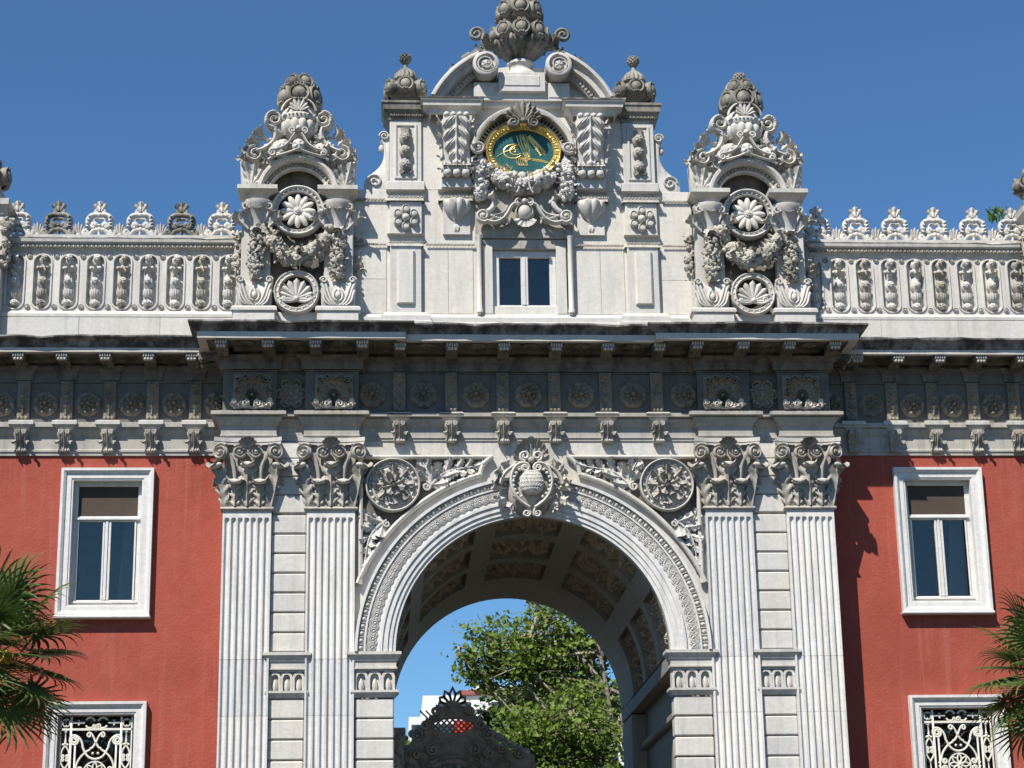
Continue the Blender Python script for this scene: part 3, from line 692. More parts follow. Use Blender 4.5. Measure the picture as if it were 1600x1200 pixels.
def console_geo(w, h, d):
    B = MB(); prof = []
    for i in range(17):
        t_ = i/16; prof.append((-d*(.42+.58*(.5+.5*cos(pi*t_)))-.018*sin(2*pi*t_)-(.035*math.exp(-((t_-.93)/.06)**2)), -h*t_))
    prof += [(.0, -h), (0, 0)]; k = len(prof); V = [(x, y, z) for x in (-w/2, w/2) for (y, z) in prof]
    B.add(V, [tuple(range(k))[::-1], tuple(range(k, 2*k))]+[(i, (i+1) % k, k+(i+1) % k, k+i) for i in range(k)])
    nu, nv = 17, 15; V = []                                            # ribbed leaf lying on the front of the scroll
    for i in range(nu):
        y, z = prof[i]; t_ = i/16; ww = w*(.5-.10*sin(pi*t_)-(.0 if t_ < .9 else .1*(t_-.9)/.1))
        for j in range(nv):
            v = -1+2*j/(nv-1); V.append((v*ww*1.04, y-.014-.016*cos(5*pi*v)*(1-.3*t_)-.02*math.exp(-(v/.15)**2)+.015*v*v-.02*abs(sin(3*pi*t_))*abs(v), z))
    B.add(V, [f[::-1] for f in grid_faces(nu, nv)])
    for s in (-1, 1):
        B.add(*ptube(spiral((0, 0), d*.36, .008, 0, -1.8), 0, .011, .014, 6), rotz(pi/2), (s*w*.5, -d*.6, -h*.2)); B.add(*ptube(spiral((s*w*.30, -h*.12), w*.2, .01, pi/2, s*1.5), -d*1.08, .016, .03, 6)); B.add(*BALL, None, (s*w*.3, -d*1.12, -h*.12), .018)
        B.add(*leaf(h*.45, w*.4, 1.9, .3, 3, 10, 7, .4), roty(s*2.2), (s*w*.25, -d*.75, -h*.45))
    B.add(*(lambda b: (b[0]*np.array([w*.5, .035, .03]), b[1]))(ball(1, 10, 6)), None, (0, -d*.48, -h*.95)); return B
con_me = mk(console_geo(.19, .33, .17), 'marble_carved', 50)
for x in (2.09, 1.255, .42):
    for s in (-1, 1):
        b_ = ob('frieze_bracket', strip_me, 'm', frz, (s*x, .10, 0)); ob('bracket_cap', cap_me, 'm', frz, (s*x, .10, 0)); 
        l_ = ob('console_ledge', led_me, 'm', ent, (s*x, .10, 0)); ob('console', con_me, 'm', ent, (s*x, .095, 10.725))

# ------------------------------------------------------------------ THE ATTIC
AY = .42
at = ob('attic_wall', mk(MB().add(*cbox(-2.85, -.72, AY, 2.2, 12.1, 14.9)).add(*cbox(.72, 2.85, AY, 2.2, 12.1, 14.9)).add(*cbox(-.722, .722, AY, 2.2, 12.1, 12.84)).add(*cbox(-.722, .722, AY+.02, 2.2, 13.86, 14.9)).add(*cbox(-1.75, 1.75, AY, 2.0, 14.902, 16.42)), 'marble_clean', 30), 'm', gate)
ob('attic_plinth', mk(sweep([(0, 12.1), (.14, 12.1), (.14, 12.50), (.12, 12.52), (.12, 12.60), (.05, 12.68), (0, 12.69)], both([(-2.9, AY), (-2.27, AY), (-2.27, AY-.10), (-1.69, AY-.10), (-1.69, AY)])), 'marble_clean', 25), 'm', at)
pth = [(-2.9, AY), (-2.29, AY), (-2.29, AY-.10), (-1.68, AY-.10), (-1.68, AY), (-.80, AY), (-.80, AY+.1)]
for s in (-1, 1):
    P = [(s*x, y) for x, y in pth]; P = P if s < 0 else P[::-1]
    l_ = ob('attic_string_course', mk(sweep([(0, 13.86), (.03, 13.87), (.04, 13.93), (.07, 13.94), (.09, 13.99), (.13, 14.01), (.14, 14.06), (0, 14.08)], P), 'marble', 25), 'm', at)
    B = MB(); eggs(B, *sorted((s*.84, s*1.66)), .06, AY-.05, 13.905, .022, .022); eggs(B, *sorted((s*1.70, s*2.27)), .06, AY-.15, 13.905, .022, .022); eggs(B, *sorted((s*2.31, s*2.85)), .06, AY-.05, 13.905, .022, .022); ob('bead_row', mk(B, 'marble_carved'), 'm', l_, kind='stuff')
    P2 = [(s*x, y) for x, y in ((-2.9, AY), (-2.31, AY), (-2.31, AY-.12), (-1.66, AY-.12), (-1.66, AY), (-1.44, AY), (-1.44, AY-.14), (-.84, AY-.14), (-.84, AY+.05))]; P2 = P2 if s < 0 else P2[::-1]
    l_ = ob('attic_string_course', mk(sweep([(0, 14.66), (.02, 14.67), (.03, 14.73), (.07, 14.75), (.09, 14.80), (.10, 14.84), (0, 14.86)], P2), 'marble', 25), 'm', at)
    B = MB(); eggs(B, *sorted((s*1.68, s*2.3)), .06, AY-.155, 14.71, .02, .025); eggs(B, *sorted((s*.86, s*1.42)), .06, AY-.175, 14.71, .02, .025); eggs(B, *sorted((s*2.33, s*2.85)), .06, AY-.035, 14.71, .02, .025); ob('bead_row', mk(B, 'marble_carved'), 'm', l_, kind='stuff')
    ob('lichen_line', mk(sweep([(.02, 14.083), (.142, 14.062), (.146, 14.040), (.1, 14.03)], P), 'soot', 25), 'm', at)
    for (xa, xb) in ((.86, 1.27), (1.274, 1.67), (2.30, 2.84)):
        for (za, zb) in (((12.70, 13.30), (13.304, 13.85)) if xa > 2 else ((12.70, 13.85),)): ob('marble_slab', mk(cbox(*sorted((s*xa, s*xb)), AY-.012, AY+.02, za, zb, .004), 'marble_clean', 30), 'm', at)
    # panelled strip under the pier
    x = s*1.98; p = ob('attic_pilaster', mk(cbox(x-.26, x+.26, AY-.1, AY+.2, 12.69, 13.86, .01), 'marble_clean', 30), 'm', at)
    ob('raised_panel', mk(prism([(x-.15, 12.84), (x+.15, 12.84), (x+.15, 13.76), (x-.15, 13.76)], AY-.155, AY-.09, .035), 'marble_clean', 0), 'm', p)
    # block with lobed rosette
    ob('rosette_block', mk(cbox(x-.27, x+.27, AY-.08, AY+.2, 14.08, 14.66, .01), 'marble_clean', 30), 'm', at)
    B = MB()
    for k in range(6):
        a = k*pi/3; o = (.155*sin(a), -.03, .155*cos(a)); B.add(*(lambda b: (b[0]*np.array([.075, .05, .075]), b[1]))(ball(1, 12, 8)), None, o); B.add(*arc_sweep([(.045, -.035), (.052, -.06), (.06, -.035)], (o[0], o[2]), 0, 2*pi, 14, False), None, (0, -.03, 0))
    B.add(*(lambda b: (b[0]*np.array([.07, .08, .07]), b[1]))(ball(1, 12, 8)), None, (0, -.03, 0)); ob('lobed_rosette', mk(B, 'marble_clean', 60), 'm', at, (x, AY-.08, 14.36))
    # the pier, its carved drop and its cap
    p = ob('attic_pier', mk(MB().add(*cbox(x-.27, x+.27, AY-.05, AY+.6, 14.86, 16.14, .01)).add(*cbox(x-.32, x+.32, AY-.10, AY+.6, 14.86, 15.02, .012)), 'marble_clean', 30), 'm', gate)
    B = MB()
    for (q, z0, z1, y0) in ((0, 15.1, 16.08, 0),):
        B.add(*arc_sweep([(0.001, 0)]*2, (0, 0), 0, .1, 1)) if False else None
    for (xa, xb, za, zb) in ((-.19, -.15, 15.08, 16.08), (.15, .19, 15.08, 16.08), (-.15, .15, 15.08, 15.12), (-.15, .15, 16.04, 16.08)): B.add(*cbox(x+xa, x+xb, AY-.075, AY-.04, za, zb, .006))
    ob('panel_frame', mk(B, 'marble_clean', 30), 'm', p)
    B = MB(); pr = [(.03, 15.2), (.085, 15.24), (.11, 15.33), (.06, 15.42), (.045, 15.45), (.10, 15.5), (.115, 15.58), (.07, 15.66), (.05, 15.68), (.10, 15.73), (.115, 15.82), (.07, 15.92), (.09, 15.98), (.02, 16.0)]
    B.add(*lathe(pr, 24, lambda a, t_: 1+.10*cos(7*a)), None, (x, AY-.05, 0))
    for z in (15.3, 15.57, 15.8): B.add(*FLW, None, (x, AY-.16, z), .07)
    for q in (-1, 1): B.add(*ptube(spiral((x+q*.07, 15.2), .04, .01, 0, q*1.4), AY-.1, .014, .03, 6))
    ob('fruit_drop', mk(B, 'marble_carved', 60), 'm', p)
    ob('pier_cap', mk(sweep([(0, 16.14), (.0, 16.14), (.02, 16.15), (.03, 16.22), (.06, 16.25), (.09, 16.30), (.11, 16.31), (.12, 16.40), (.14, 16.42), (.14, 16.46), (.0, 16.47)], [(x-.27, AY+.6), (x-.27, AY-.05), (x+.27, AY-.05), (x+.27, AY+.6)]), 'marble_urn', 25), 'm', p)
    B = MB(); eggs(B, x-.28, x+.28, .06, AY-.10, 16.225, .02, .03); ob('bead_row', mk(B, 'marble_urn'), 'm', p, kind='stuff')
    # scrolled buttress at the outer side of the pier
    pts = [(.0, 0), (0, 1.05)]+list(bez([(.02, 1.08), (.14, 1.1), (.2, 1.0), (.12, .9)], 8))+list(bez([(.1, .86), (.08, .6), (.12, .48), (.30, .34)], 10))+list(bez([(.36, .3), (.44, .22), (.44, .08), (.42, 0)], 8))
    B = MB().add(*prism([(s*px_, z+14.86) for px_, z in pts], AY+.02, AY+.3, .015)); B.add(*ptube([(s*a_, b_) for a_, b_ in spiral((.25, 15.06), .13, .02, 0, 1.5)], AY+.01, .018, .03, 7)); B.add(*ptube([(s*a_, b_) for a_, b_ in spiral((.09, 15.88), .085, .02, 0, 1.5)], AY+.01, .018, .03, 7))
    B.add(*ball(.05, 8, 6, 1, 1.5), None, (s*.14, AY+.1, 15.68)); ob('scroll_buttress', mk(B, 'marble', 50), 'm', p, (x+s*.27, 0, 0))
    # great leaf console beside the oval
    x = s*1.13; B = MB(); prof = [(AY-.38, 16.12), (AY-.42, 16.05), (AY-.42, 15.95), (AY-.36, 15.8), (AY-.30, 15.55), (AY-.26, 15.3), (AY-.28, 15.14), (AY-.26, 15.06), (AY+.1, 15.06), (AY+.1, 16.12)]
    k = len(prof); V = [(x+xx, y, z) for xx in (-.22, .22) for (y, z) in prof]; B.add(V, [tuple(range(k))[::-1], tuple(range(k, 2*k))]+[(i, (i+1) % k, k+(i+1) % k, k+i) for i in range(k)])
    c_ = ob('leaf_console', mk(B, 'marble', 40), 'm', gate)
    B = MB()
    nu, nv = 88, 45; V = []                                            # drooping acanthus with deep lobes either side of a middle seam
    for i in range(nu):
        v = i/(nu-1); z = 16.06-.92*v; yb = AY-.42+.15*min(1, v*1.15)
        for j in range(nv):
            xx = -1+2*j/(nv-1); u = abs(xx); ph = v*4.6-u*.75; lob = .5+.5*cos(2*pi*ph); out = (.98-.22*(1-lob) if v < .45 else (.98-.22*(1-lob))*(1-.66*((v-.45)/.42)**1.2) if v < .87 else .95)
            tip = max(0, 1-u/max(.05, out)); h = .028+.075*lob*(.35+.65*u)*min(1, tip*5)+.012*cos(2*pi*(v*17-u*5))*min(1, u*3)+.05*math.exp(-(u/.08)**2)+.05*math.exp(-((v-.86)/.04)**2)
            if u > out: h = -.13
            if v > .93: h = .05
            V.append((x+xx*.235, yb-h*.9, z))
    B.add(V, [f[::-1] for f in grid_faces(nu, nv)])
    for q in (-1, 1):
        for k in range(5): B.add(*leaf(.22, .14, 1.8, .3, 3, 10, 7, .7), roty(q*(1.4+.25*k)), (x+q*.20, AY-.22, 16.0-.2*k))
        B.add(*ptube(spiral((0, 0), .11, .02, 0, 1.8), 0, .02, .02, 6), rotz(pi/2), (x+q*.225, AY-.28, 15.95))
    for k in range(4): B.add(*(lambda b: (b[0]*np.array([.055, .06, .05]), b[1]))(ball(1, 8, 6)), None, (x-.165+.11*k, AY-.42, 16.10))
    for k in range(3): B.add(*(lambda b: (b[0]*np.array([.075, .075, .08]), b[1]))(ball(1, 10, 8)), None, (x-.15+.15*k, AY-.29, 15.10))
    for k in range(6): B.add(*leaf(.14, .09, 1.5, .3, 2, 8, 5, .5), roty(pi), (x-.2+.08*k, AY-.3, 15.3))
    ob('acanthus_leaves', mk(B, 'marble_clean', 50), 'm', c_)
    ob('console_base', mk(cbox(x-.25, x+.25, AY-.22, AY+.1, 14.86, 15.06, .012), 'marble_clean', 30), 'm', c_)
    B = MB(); pr = [(.015, 14.10), (.055, 14.14), (.07, 14.21), (.045, 14.27), (.06, 14.29), (.075, 14.33), (.14, 14.40), (.20, 14.48), (.235, 14.56), (.25, 14.64), (.22, 14.67)]
    B.add(*lathe(pr, 80, lambda a, t_: 1+(.16*(abs(cos(5*a))-.4) if t_ > .45 else .12*cos(6*a) if t_ < .3 else 0)), None, (x, AY-.02, 0)); ob('gadrooned_pendant', mk(B, 'marble_clean', 50), 'm', c_)
    ob('pendant_slab', mk(cbox(x-.23, x+.23, AY-.06, AY+.1, 14.08, 14.66), 'marble_clean', 30), 'm', c_)
    # entablature block over the console, half of the broken pediment
    X0, X1 = sorted((s*.86, s*1.55))
    b_ = ob('pediment_cornice', mk(sweep([(0, 16.16), (.04, 16.17), (.06, 16.25), (.14, 16.28), (.15, 16.36), (.18, 16.37), (.19, 16.42), (0, 16.44)], [(X0, AY+.3), (X0, AY-.26), (X1, AY-.26), (X1, AY+.3)]), 'marble_clean', 25), 'm', gate)
    ob('lichen_line', mk(sweep([(.0, 16.446), (.192, 16.424), (.195, 16.395), (.1, 16.38)], [(X0, AY+.3), (X0, AY-.26), (X1, AY-.26), (X1, AY+.3)]), 'soot', 25), 'm', b_)
    cZ, R_ = 15.76, 1.62; a0_, a1_ = (radians(25.5), radians(64)) if s > 0 else (radians(154.5), radians(116))
    pr = [(R_+.10, AY+.5), (R_+.10, AY-.36), (R_+.06, AY-.40), (R_+.03, AY-.40), (R_-.01, AY-.34), (R_-.02, AY-.30), (R_-.10, AY-.28), (R_-.12, AY-.16), (R_-.22, AY-.14), (R_-.22, AY+.5)]
    p_ = ob('broken_pediment', mk(arc_sweep(pr if s > 0 else pr[::-1], (0, cZ), a0_, a1_, 24), 'marble', 25), 'm', gate)
    B = MB()
    for k in range(14): a = a0_+(a1_-a0_)*(k+.5)/14; B.add(*(lambda b: (b[0]*np.array([.028, .03, .045]), b[1]))(ball(1, 6, 5)), roty(pi/2-a), ((R_-.165)*cos(a), AY-.16, cZ+(R_-.165)*sin(a)))
    ob('bead_row', mk(B, 'marble_carved'), 'm', p_, kind='stuff')
    vc = (s*.62, 17.06)
    B = MB().add(*lathe([(.22, -.40), (.22, .5)], 28), rotx(pi/2) , (vc[0], AY, vc[1])) if False else MB()
    B.add(*arc_sweep([(.001, AY-.37), (.06, AY-.40), (.075, AY-.37), (.10, AY-.36), (.15, AY-.37), (.17, AY-.42), (.20, AY-.42), (.225, AY-.40), (.225, AY+.5)], vc, 0, 2*pi, 28, False))
    B.add(*ptube([(x_, z_) for x_, z_ in spiral(vc, .19, .07, pi/2 if s > 0 else pi/2, s*1.6)], AY-.41, .014, .02, 6)); B.add(*FLW, None, (vc[0], AY-.38, vc[1]), .08)
    ob('pediment_volute', mk(B, 'marble', 40), 'm', p_)
    B = MB(); cluster(B, [(s*.62, 17.34), (s*.85, 17.33), (s*1.05, 17.17), (s*1.22, 17.0)], lambda t_: .12*(1-.65*t_), 46, .075, 1.2, 21+s, AY-.05, (.25, .2, .55)); ob('fruit_spray', mk(B, 'marble_urn', 60), 'm', p_)
    ob('tympanum', mk(prism([(s*x_, z_) for x_, z_ in [(.2, 16.4), (1.40, 16.42)]+[(1.5*cos(radians(q)), 15.76+1.5*sin(radians(q))) for q in range(28, 72, 4)]+[(.2, 17.2)]], AY+.02, AY+.5), 'marble_clean', 0), 'm', p_)
# stepped blocks in the pediment
c_ = ob('pediment_block', mk(MB().add(*cbox(-.82, .82, AY-.16, AY+.5, 16.48, 16.82, .01)).add(*cbox(-.40, .40, AY-.24, AY+.5, 16.62, 16.98, .01)).add(*cbox(-.86, .86, AY-.10, AY+.5, 16.40, 16.484, .01)), 'marble_clean', 30), 'm', gate)
for (x0, x1, z0, z1, y) in ((-.76, -.46, 16.54, 16.76, -.175), (.46, .76, 16.54, 16.76, -.175), (-.30, .30, 16.72, 16.92, -.255)): ob('inset_panel', mk(prism([(x0, z0), (x1, z0), (x1, z1), (x0, z1)], AY+y, AY+y+.05, .012), 'marble_clean', 0), 'm', c_)
# --- attic window
wz0, wz1 = 12.84, 13.84
ob('window_recess', mk(MB().add(*cbox(-.9, .9, 1.9, 1.95, 12.5, 14.2)).add(*cbox(-.9, .9, 1.0, 1.9, 12.6, 12.7)), 'room', 0), 'm', gate)
win = ob('attic_window', mk(MB().add(*cbox(-.53, -.42, AY+.06, AY+.2, wz0, wz1, .008)).add(*cbox(.42, .53, AY+.06, AY+.2, wz0, wz1, .008)).add(*cbox(-.42, .42, AY+.06, AY+.2, 13.72, wz1, .008)).add(*cbox(-.42, .42, AY+.06, AY+.2, wz0, 12.88, .008)).add(*cbox(-.06, .06, AY+.05, AY+.2, 12.88, 13.72, .008)).add(*cbox(-.015, .015, AY+.035, AY+.06, 12.88, 13.72, .004)), 'white', 30), 'm', gate)
for s in (-1, 1):
    ob('pane', mk(cbox(*sorted((s*.06, s*.42)), AY+.12, AY+.128, 12.88, 13.72, .001), 'glass', 0), 'm', win)
    ob('window_jamb', mk(cbox(*sorted((s*.53, s*.70)), AY-.04, AY+.2, 12.69, 13.9, .01), 'marble_clean', 30), 'm', win)
    B = MB().add(*lathe([(.055, 12.69), (.055, 12.74), (.042, 12.76), (.042, 13.98), (.05, 14.0), (.06, 14.05)], 14), None, (s*.76, AY-.10, 0)); ob('colonnette', mk(B, 'marble_clean', 40), 'm', win)
ob('window_lintel', mk(cbox(-.72, .72, AY-.02, AY+.2, 13.845, 14.02, .01), 'marble_grey', 30), 'm', win)
ob('interior', mk(MB().add(*cbox(-.7, .7, 1.6, 1.65, 12.7, 13.95)), 'room', 0), 'm', win)
# --- oval with the gilt monogram
ov = (0, 15.52)
def ell(rx, rz, n=64): return [(ov[0]+rx*cos(2*pi*i/n), ov[1]+rz*sin(2*pi*i/n)) for i in range(n)]
def ell_sweep(prof, n=72):
    V = []
    for i in range(n):
        a = 2*pi*i/n
        for (d, y) in prof: V.append((ov[0]+(.515+d)*cos(a), y, ov[1]+(.39+d)*sin(a)))
    return np.array(V), grid_faces(n, len(prof))+[((n-1)*len(prof)+j, (n-1)*len(prof)+j+1, j+1, j) for j in range(len(prof)-1)]
O = ob('oval_medallion', mk(prism(ell(.55, .43), AY-.20, AY+.02), 'teal', 0), 'm', gate, label='dark green oval with gilt calligraphic monogram')
B = MB().add(*ell_sweep([(0, AY-.2), (0, AY-.235), (.012, AY-.245), (.02, AY-.235), (.075, AY-.27), (.085, AY-.30), (.105, AY-.31), (.125, AY-.29), (.13, AY-.1)]))
for k in range(26):
    a = 2*pi*k/26; B.add(*(lambda b: (b[0]*np.array([.032, .035, .028]), b[1]))(ball(1, 10, 7)), roty(-a), (ov[0]+.565*cos(a), AY-.255, ov[1]+.44*sin(a)))
    a = 2*pi*(k+.5)/26; B.add(*cbox(-.03, .03, -.02, .02, -.008, .008, .003), roty(-a), (ov[0]+.565*cos(a), AY-.26, ov[1]+.44*sin(a)))
ob('gilt_frame', mk(B, 'gold', 50), 'm', O)
def px(u, v): return (ov[0]+(u-768)*.00154, ov[1]-(v-572)*.00168)       # drawing units of the monogram
B = MB(); gy = AY-.205
def stroke(pts, r=.0095, n=16): 
    r = r*1.25; q = bez([px(*p_) for p_ in pts], n); B.add(*ptube(q, gy, lambda t_: r*(.55+.45*sin(pi*t_)), .006, 6))
for dx in (0, 32, 64): stroke([(700+dx, 395-dx*.25), (715+dx, 480), (760+dx*.8, 560), (800+dx*.4, 640)], .011)
for dx in (0, 30, 58): stroke([(735+dx, 380), (800+dx*.7, 500), (850, 560+dx), (838-dx*.4, 650)], .008)
stroke([(730, 490), (560, 470), (490, 560), (530, 680), (700, 660), (740, 610)], .012); stroke([(745, 500), (640, 490), (570, 560), (620, 625), (700, 610), (740, 590)], .011)
stroke([(480, 625), (560, 570), (640, 530), (700, 560), (670, 510)], .008); stroke([(650, 510), (690, 540), (700, 590), (650, 570)], .008)
stroke([(840, 640), (900, 660), (980, 650), (1050, 690)], .011); stroke([(840, 655), (900, 672), (980, 672), (1045, 692)], .007)
for k in range(6): stroke([(690+k*22, 640+10*(k % 2)), (670+k*30, 720), (760+k*10, 760), (850-k*6, 690), (800-k*14, 630)], .0065, 14)
for k in range(5): stroke([(700+k*28, 600+k*8), (720+k*26, 680), (760+k*20, 640)], .006, 8)
stroke([(590, 690), (570, 720), (620, 715), (600, 745), (640, 755)], .008); stroke([(640, 720), (650, 750), (620, 770)], .006, 8)
stroke([(820, 400), (880, 440), (940, 510), (1010, 610)], .008)
for k in range(11):
    t_ = k/10; c_ = px(835+150*t_, 405+180*t_)
    for s in (-1, 1): B.add(*(lambda b: (b[0]*np.array([.012+.012*sin(pi*min(1, t_+.2)), .008, .03]), b[1]))(ball(1, 7, 5)), roty(2.3+s*.9), (c_[0]+s*.022*(.5+t_), gy, c_[1]+s*.02*(.5+t_)))
ob('gilt_monogram', mk(B, 'gold', 50), 'm', O)
# hood, shell, garland and strapwork round the oval
B = MB(); pr = [(.80, AY+.1), (.80, AY-.34), (.83, AY-.36), (.87, AY-.36), (.89, AY-.33), (.89, AY+.1)]
B.add(*arc_sweep(pr, (0, 15.42), radians(12), radians(168), 40)); B.add(*arc_sweep([(.66, AY-.12), (.66, AY-.20), (.70, AY-.22), (.72, AY-.16), (.80, AY-.05)], (0, 15.42), radians(12), radians(168), 40))
for k in range(30): a = radians(14+152*(k+.5)/30); B.add(*cbox(-.012, .012, -.02, .1, -.05, .05, .004), roty(pi/2-a), (.755*cos(a), AY-.15, 15.42+.755*sin(a)))
for s in (-1, 1): B.add(*ptube(spiral((s*.76, 15.56), .13, .02, pi/2, s*-1.9), AY-.30, .024, .05, 8)); B.add(*ball(.03, 8, 6), None, (s*.76, AY-.33, 15.56))
ob('oval_hood', mk(B, 'marble', 40), 'm', O)
B = MB().add(*fan(.40, 9, 2.5, .09), None, (0, AY-.36, 15.98)); B.add(*fan(.28, 7, 2.2, .07), None, (0, AY-.40, 15.98))
for s in (-1, 1): B.add(*(lambda b: (b[0]*np.array([.11, .09, .105]), b[1]))(ball(1, 14, 9)), None, (s*.17, AY-.36, 15.97)); B.add(*ptube(spiral((s*.17, 15.97), .10, .02, pi/2, s*1.6), AY-.44, .016, .03, 7)); B.add(*ptube(bez([(s*.1, 16.1), (s*.3, 16.18), (s*.42, 16.12), (s*.5, 16.0)], 10), AY-.36, .03, .04, 7))
B.add(*BALL, None, (0, AY-.43, 16.0), .05); ob('shell_crest', mk(B, 'marble_urn', 60), 'm', O)
B = MB(); cluster(B, bez([(-.60, 15.28), (-.45, 15.05), (-.2, 14.92), (0, 14.9), (.2, 14.92), (.45, 15.05), (.60, 15.28)], 20), lambda t_: .10+.075*sin(pi*t_), 240, .062, 1.2, 3, AY-.16)
for s in (-1, 1): B.add(*ptube(bez([(s*.07, 15.04), (s*.05, 14.9), (s*.10, 14.76), (s*.14, 14.72)], 8), AY-.36, .016, .03, 6))
g_ = ob('flower_swag', mk(B, 'marble_clean', 60), 'm', O)
for s in (-1, 1):
    B = MB(); cluster(B, [(s*.72, 15.36), (s*.73, 15.2), (s*.74, 15.0), (s*.73, 14.8), (s*.72, 14.68)], lambda t_: .05+.09*sin(pi*min(1, t_*.9+.1)), 110, .06, 1.1, 5+s, AY-.16); B.add(*lathe([(.05, 15.32), (.07, 15.36), (.04, 15.44), (.02, 15.5)], 10), None, (s*.72, AY-.2, 0)); ob('flower_drop', mk(B, 'marble_clean', 60), 'm', O)
B = MB()
for s in (-1, 1):
    B.add(*ptube(list(bez([(s*.10, 14.56), (s*.22, 14.60), (s*.26, 14.5), (s*.24, 14.38), (s*.34, 14.22), (s*.52, 14.2), (s*.62, 14.26)], 20))+spiral((s*.69, 14.35), .115, .03, -pi*.6 if s > 0 else pi*1.6, s*1.5), AY-.22, lambda t_: .036-.008*t_, .07, 8))
    B.add(*ptube(bez([(s*.28, 14.55), (s*.30, 14.42), (s*.40, 14.36), (s*.58, 14.37)], 12), AY-.2, .022, .05, 7)); B.add(*BALL, None, (s*.69, AY-.27, 14.35), .04)
    for k in range(8): B.add(*BALL, None, (s*(.30+.035*k), AY-.25, 14.31-.008*k+.002*k*k), .02)
    for k in range(5): B.add(*leaf(.16, .08, 1.4, .3, 3, 10, 5, .4), roty(s*(.3+.3*k)), (s*(.28+.05*k), AY-.16, 14.25))
    B.add(*ptube(list(bez([(s*.62, 14.45), (s*.5, 14.52), (s*.44, 14.62), (s*.50, 14.72), (s*.60, 14.74)], 14)), AY-.18, lambda t_: .05-.02*abs(t_-.4), .05, 8)); B.add(*leaf(.2, .12, 2, .3, 3, 10, 7, .5), roty(-s*1.2), (s*.62, AY-.2, 14.70)); B.add(*leaf(.2, .12, 2, .3, 3, 10, 7, .5), roty(s*.9), (s*.42, AY-.18, 14.6))
    B.add(*ptube(spiral((s*.09, 14.60), .07, .02, -pi/2, s*1.3), AY-.24, .022, .05, 7))
B.add(*(lambda b: (b[0]*np.array([.12, .11, .14]), b[1]))(ball(1, 16, 10)), None, (0, AY-.22, 14.42)); B.add(*arc_sweep([(.12, AY-.2), (.14, AY-.3), (.165, AY-.2)], (0, 14.42), 0, 2*pi, 24, False)); B.add(*BALL, None, (0, AY-.28, 14.60), .05)
for a in (0, .5, -.5, 1, -1): B.add(*leaf(.24, .11, 1.4, .4, 3, 12, 7, .2), roty(pi+a), (0, AY-.25, 14.33))
ob('strapwork', mk(B, 'marble', 60), 'm', gate, label='scrolled strapwork with round boss above the attic window')
ob('strapwork_bed', mk(cbox(-.82, .82, AY-.05, AY+.1, 14.03, 15.3, .01), 'marble_grey', 30), 'm', gate)

# ------------------------------------------------------------------ side aedicules with round medallions
med = MB().add(*arc_sweep([(.33, .02), (.33, -.02), (.345, -.05), (.36, -.03), (.395, -.03), (.40, -.07), (.42, -.085), (.44, -.07), (.45, .05)], (0, 0), 0, 2*pi, 56, False))
for k in range(28): a = 2*pi*k/28; med.add(*(lambda b: (b[0]*np.array([.022, .03, .02]), b[1]))(ball(1, 6, 5)), roty(-a), (.378*cos(a), -.035, .378*sin(a)))
med = mk(med, 'marble_clean', 45)
pet = MB()
for k in range(12): pet.add(*(lambda b: (b[0]*np.array([.056, .05, .125]), b[1]))(ball(1, 10, 8)), roty(k*pi/6), (.175*sin(k*pi/6), -.05, .175*cos(k*pi/6)))
pet.add(*arc_sweep([(.0, -.11), (.04, -.12), (.05, -.10), (.07, -.10), (.08, -.05)], (0, 0), 0, 2*pi, 18, False)); pet.add(*FLW, None, (0, -.1, 0), .05); pet = mk(pet, 'marble_clean', 60)
shell = MB().add(*arc_sweep([(.27, 0), (.27, -.05), (.29, -.08), (.33, -.06), (.355, -.09), (.375, -.06), (.375, .1)], (0, 0), 0, 2*pi, 44, False))
for k in range(20): a = 2*pi*k/20; shell.add(*BALL, None, (.315*cos(a), -.06, .315*sin(a)), .022)
shell = mk(shell, 'marble', 45)
scal = MB().add(*fan(.33, 9, 3.4, .07, r0=.12), None, (0, -.02, -.13))
for s in (-1, 1): scal.add(*ptube(list(bez([(0, -.17), (s*.1, -.2), (s*.18, -.22), (s*.25, -.14)], 8))+spiral((s*.2, -.15), .05, .01, 0, s*1.3), -.05, .022, .035, 7))
scal.add(*BALL, None, (0, -.07, -.15), .05); scal = mk(scal, 'marble_clean', 60)
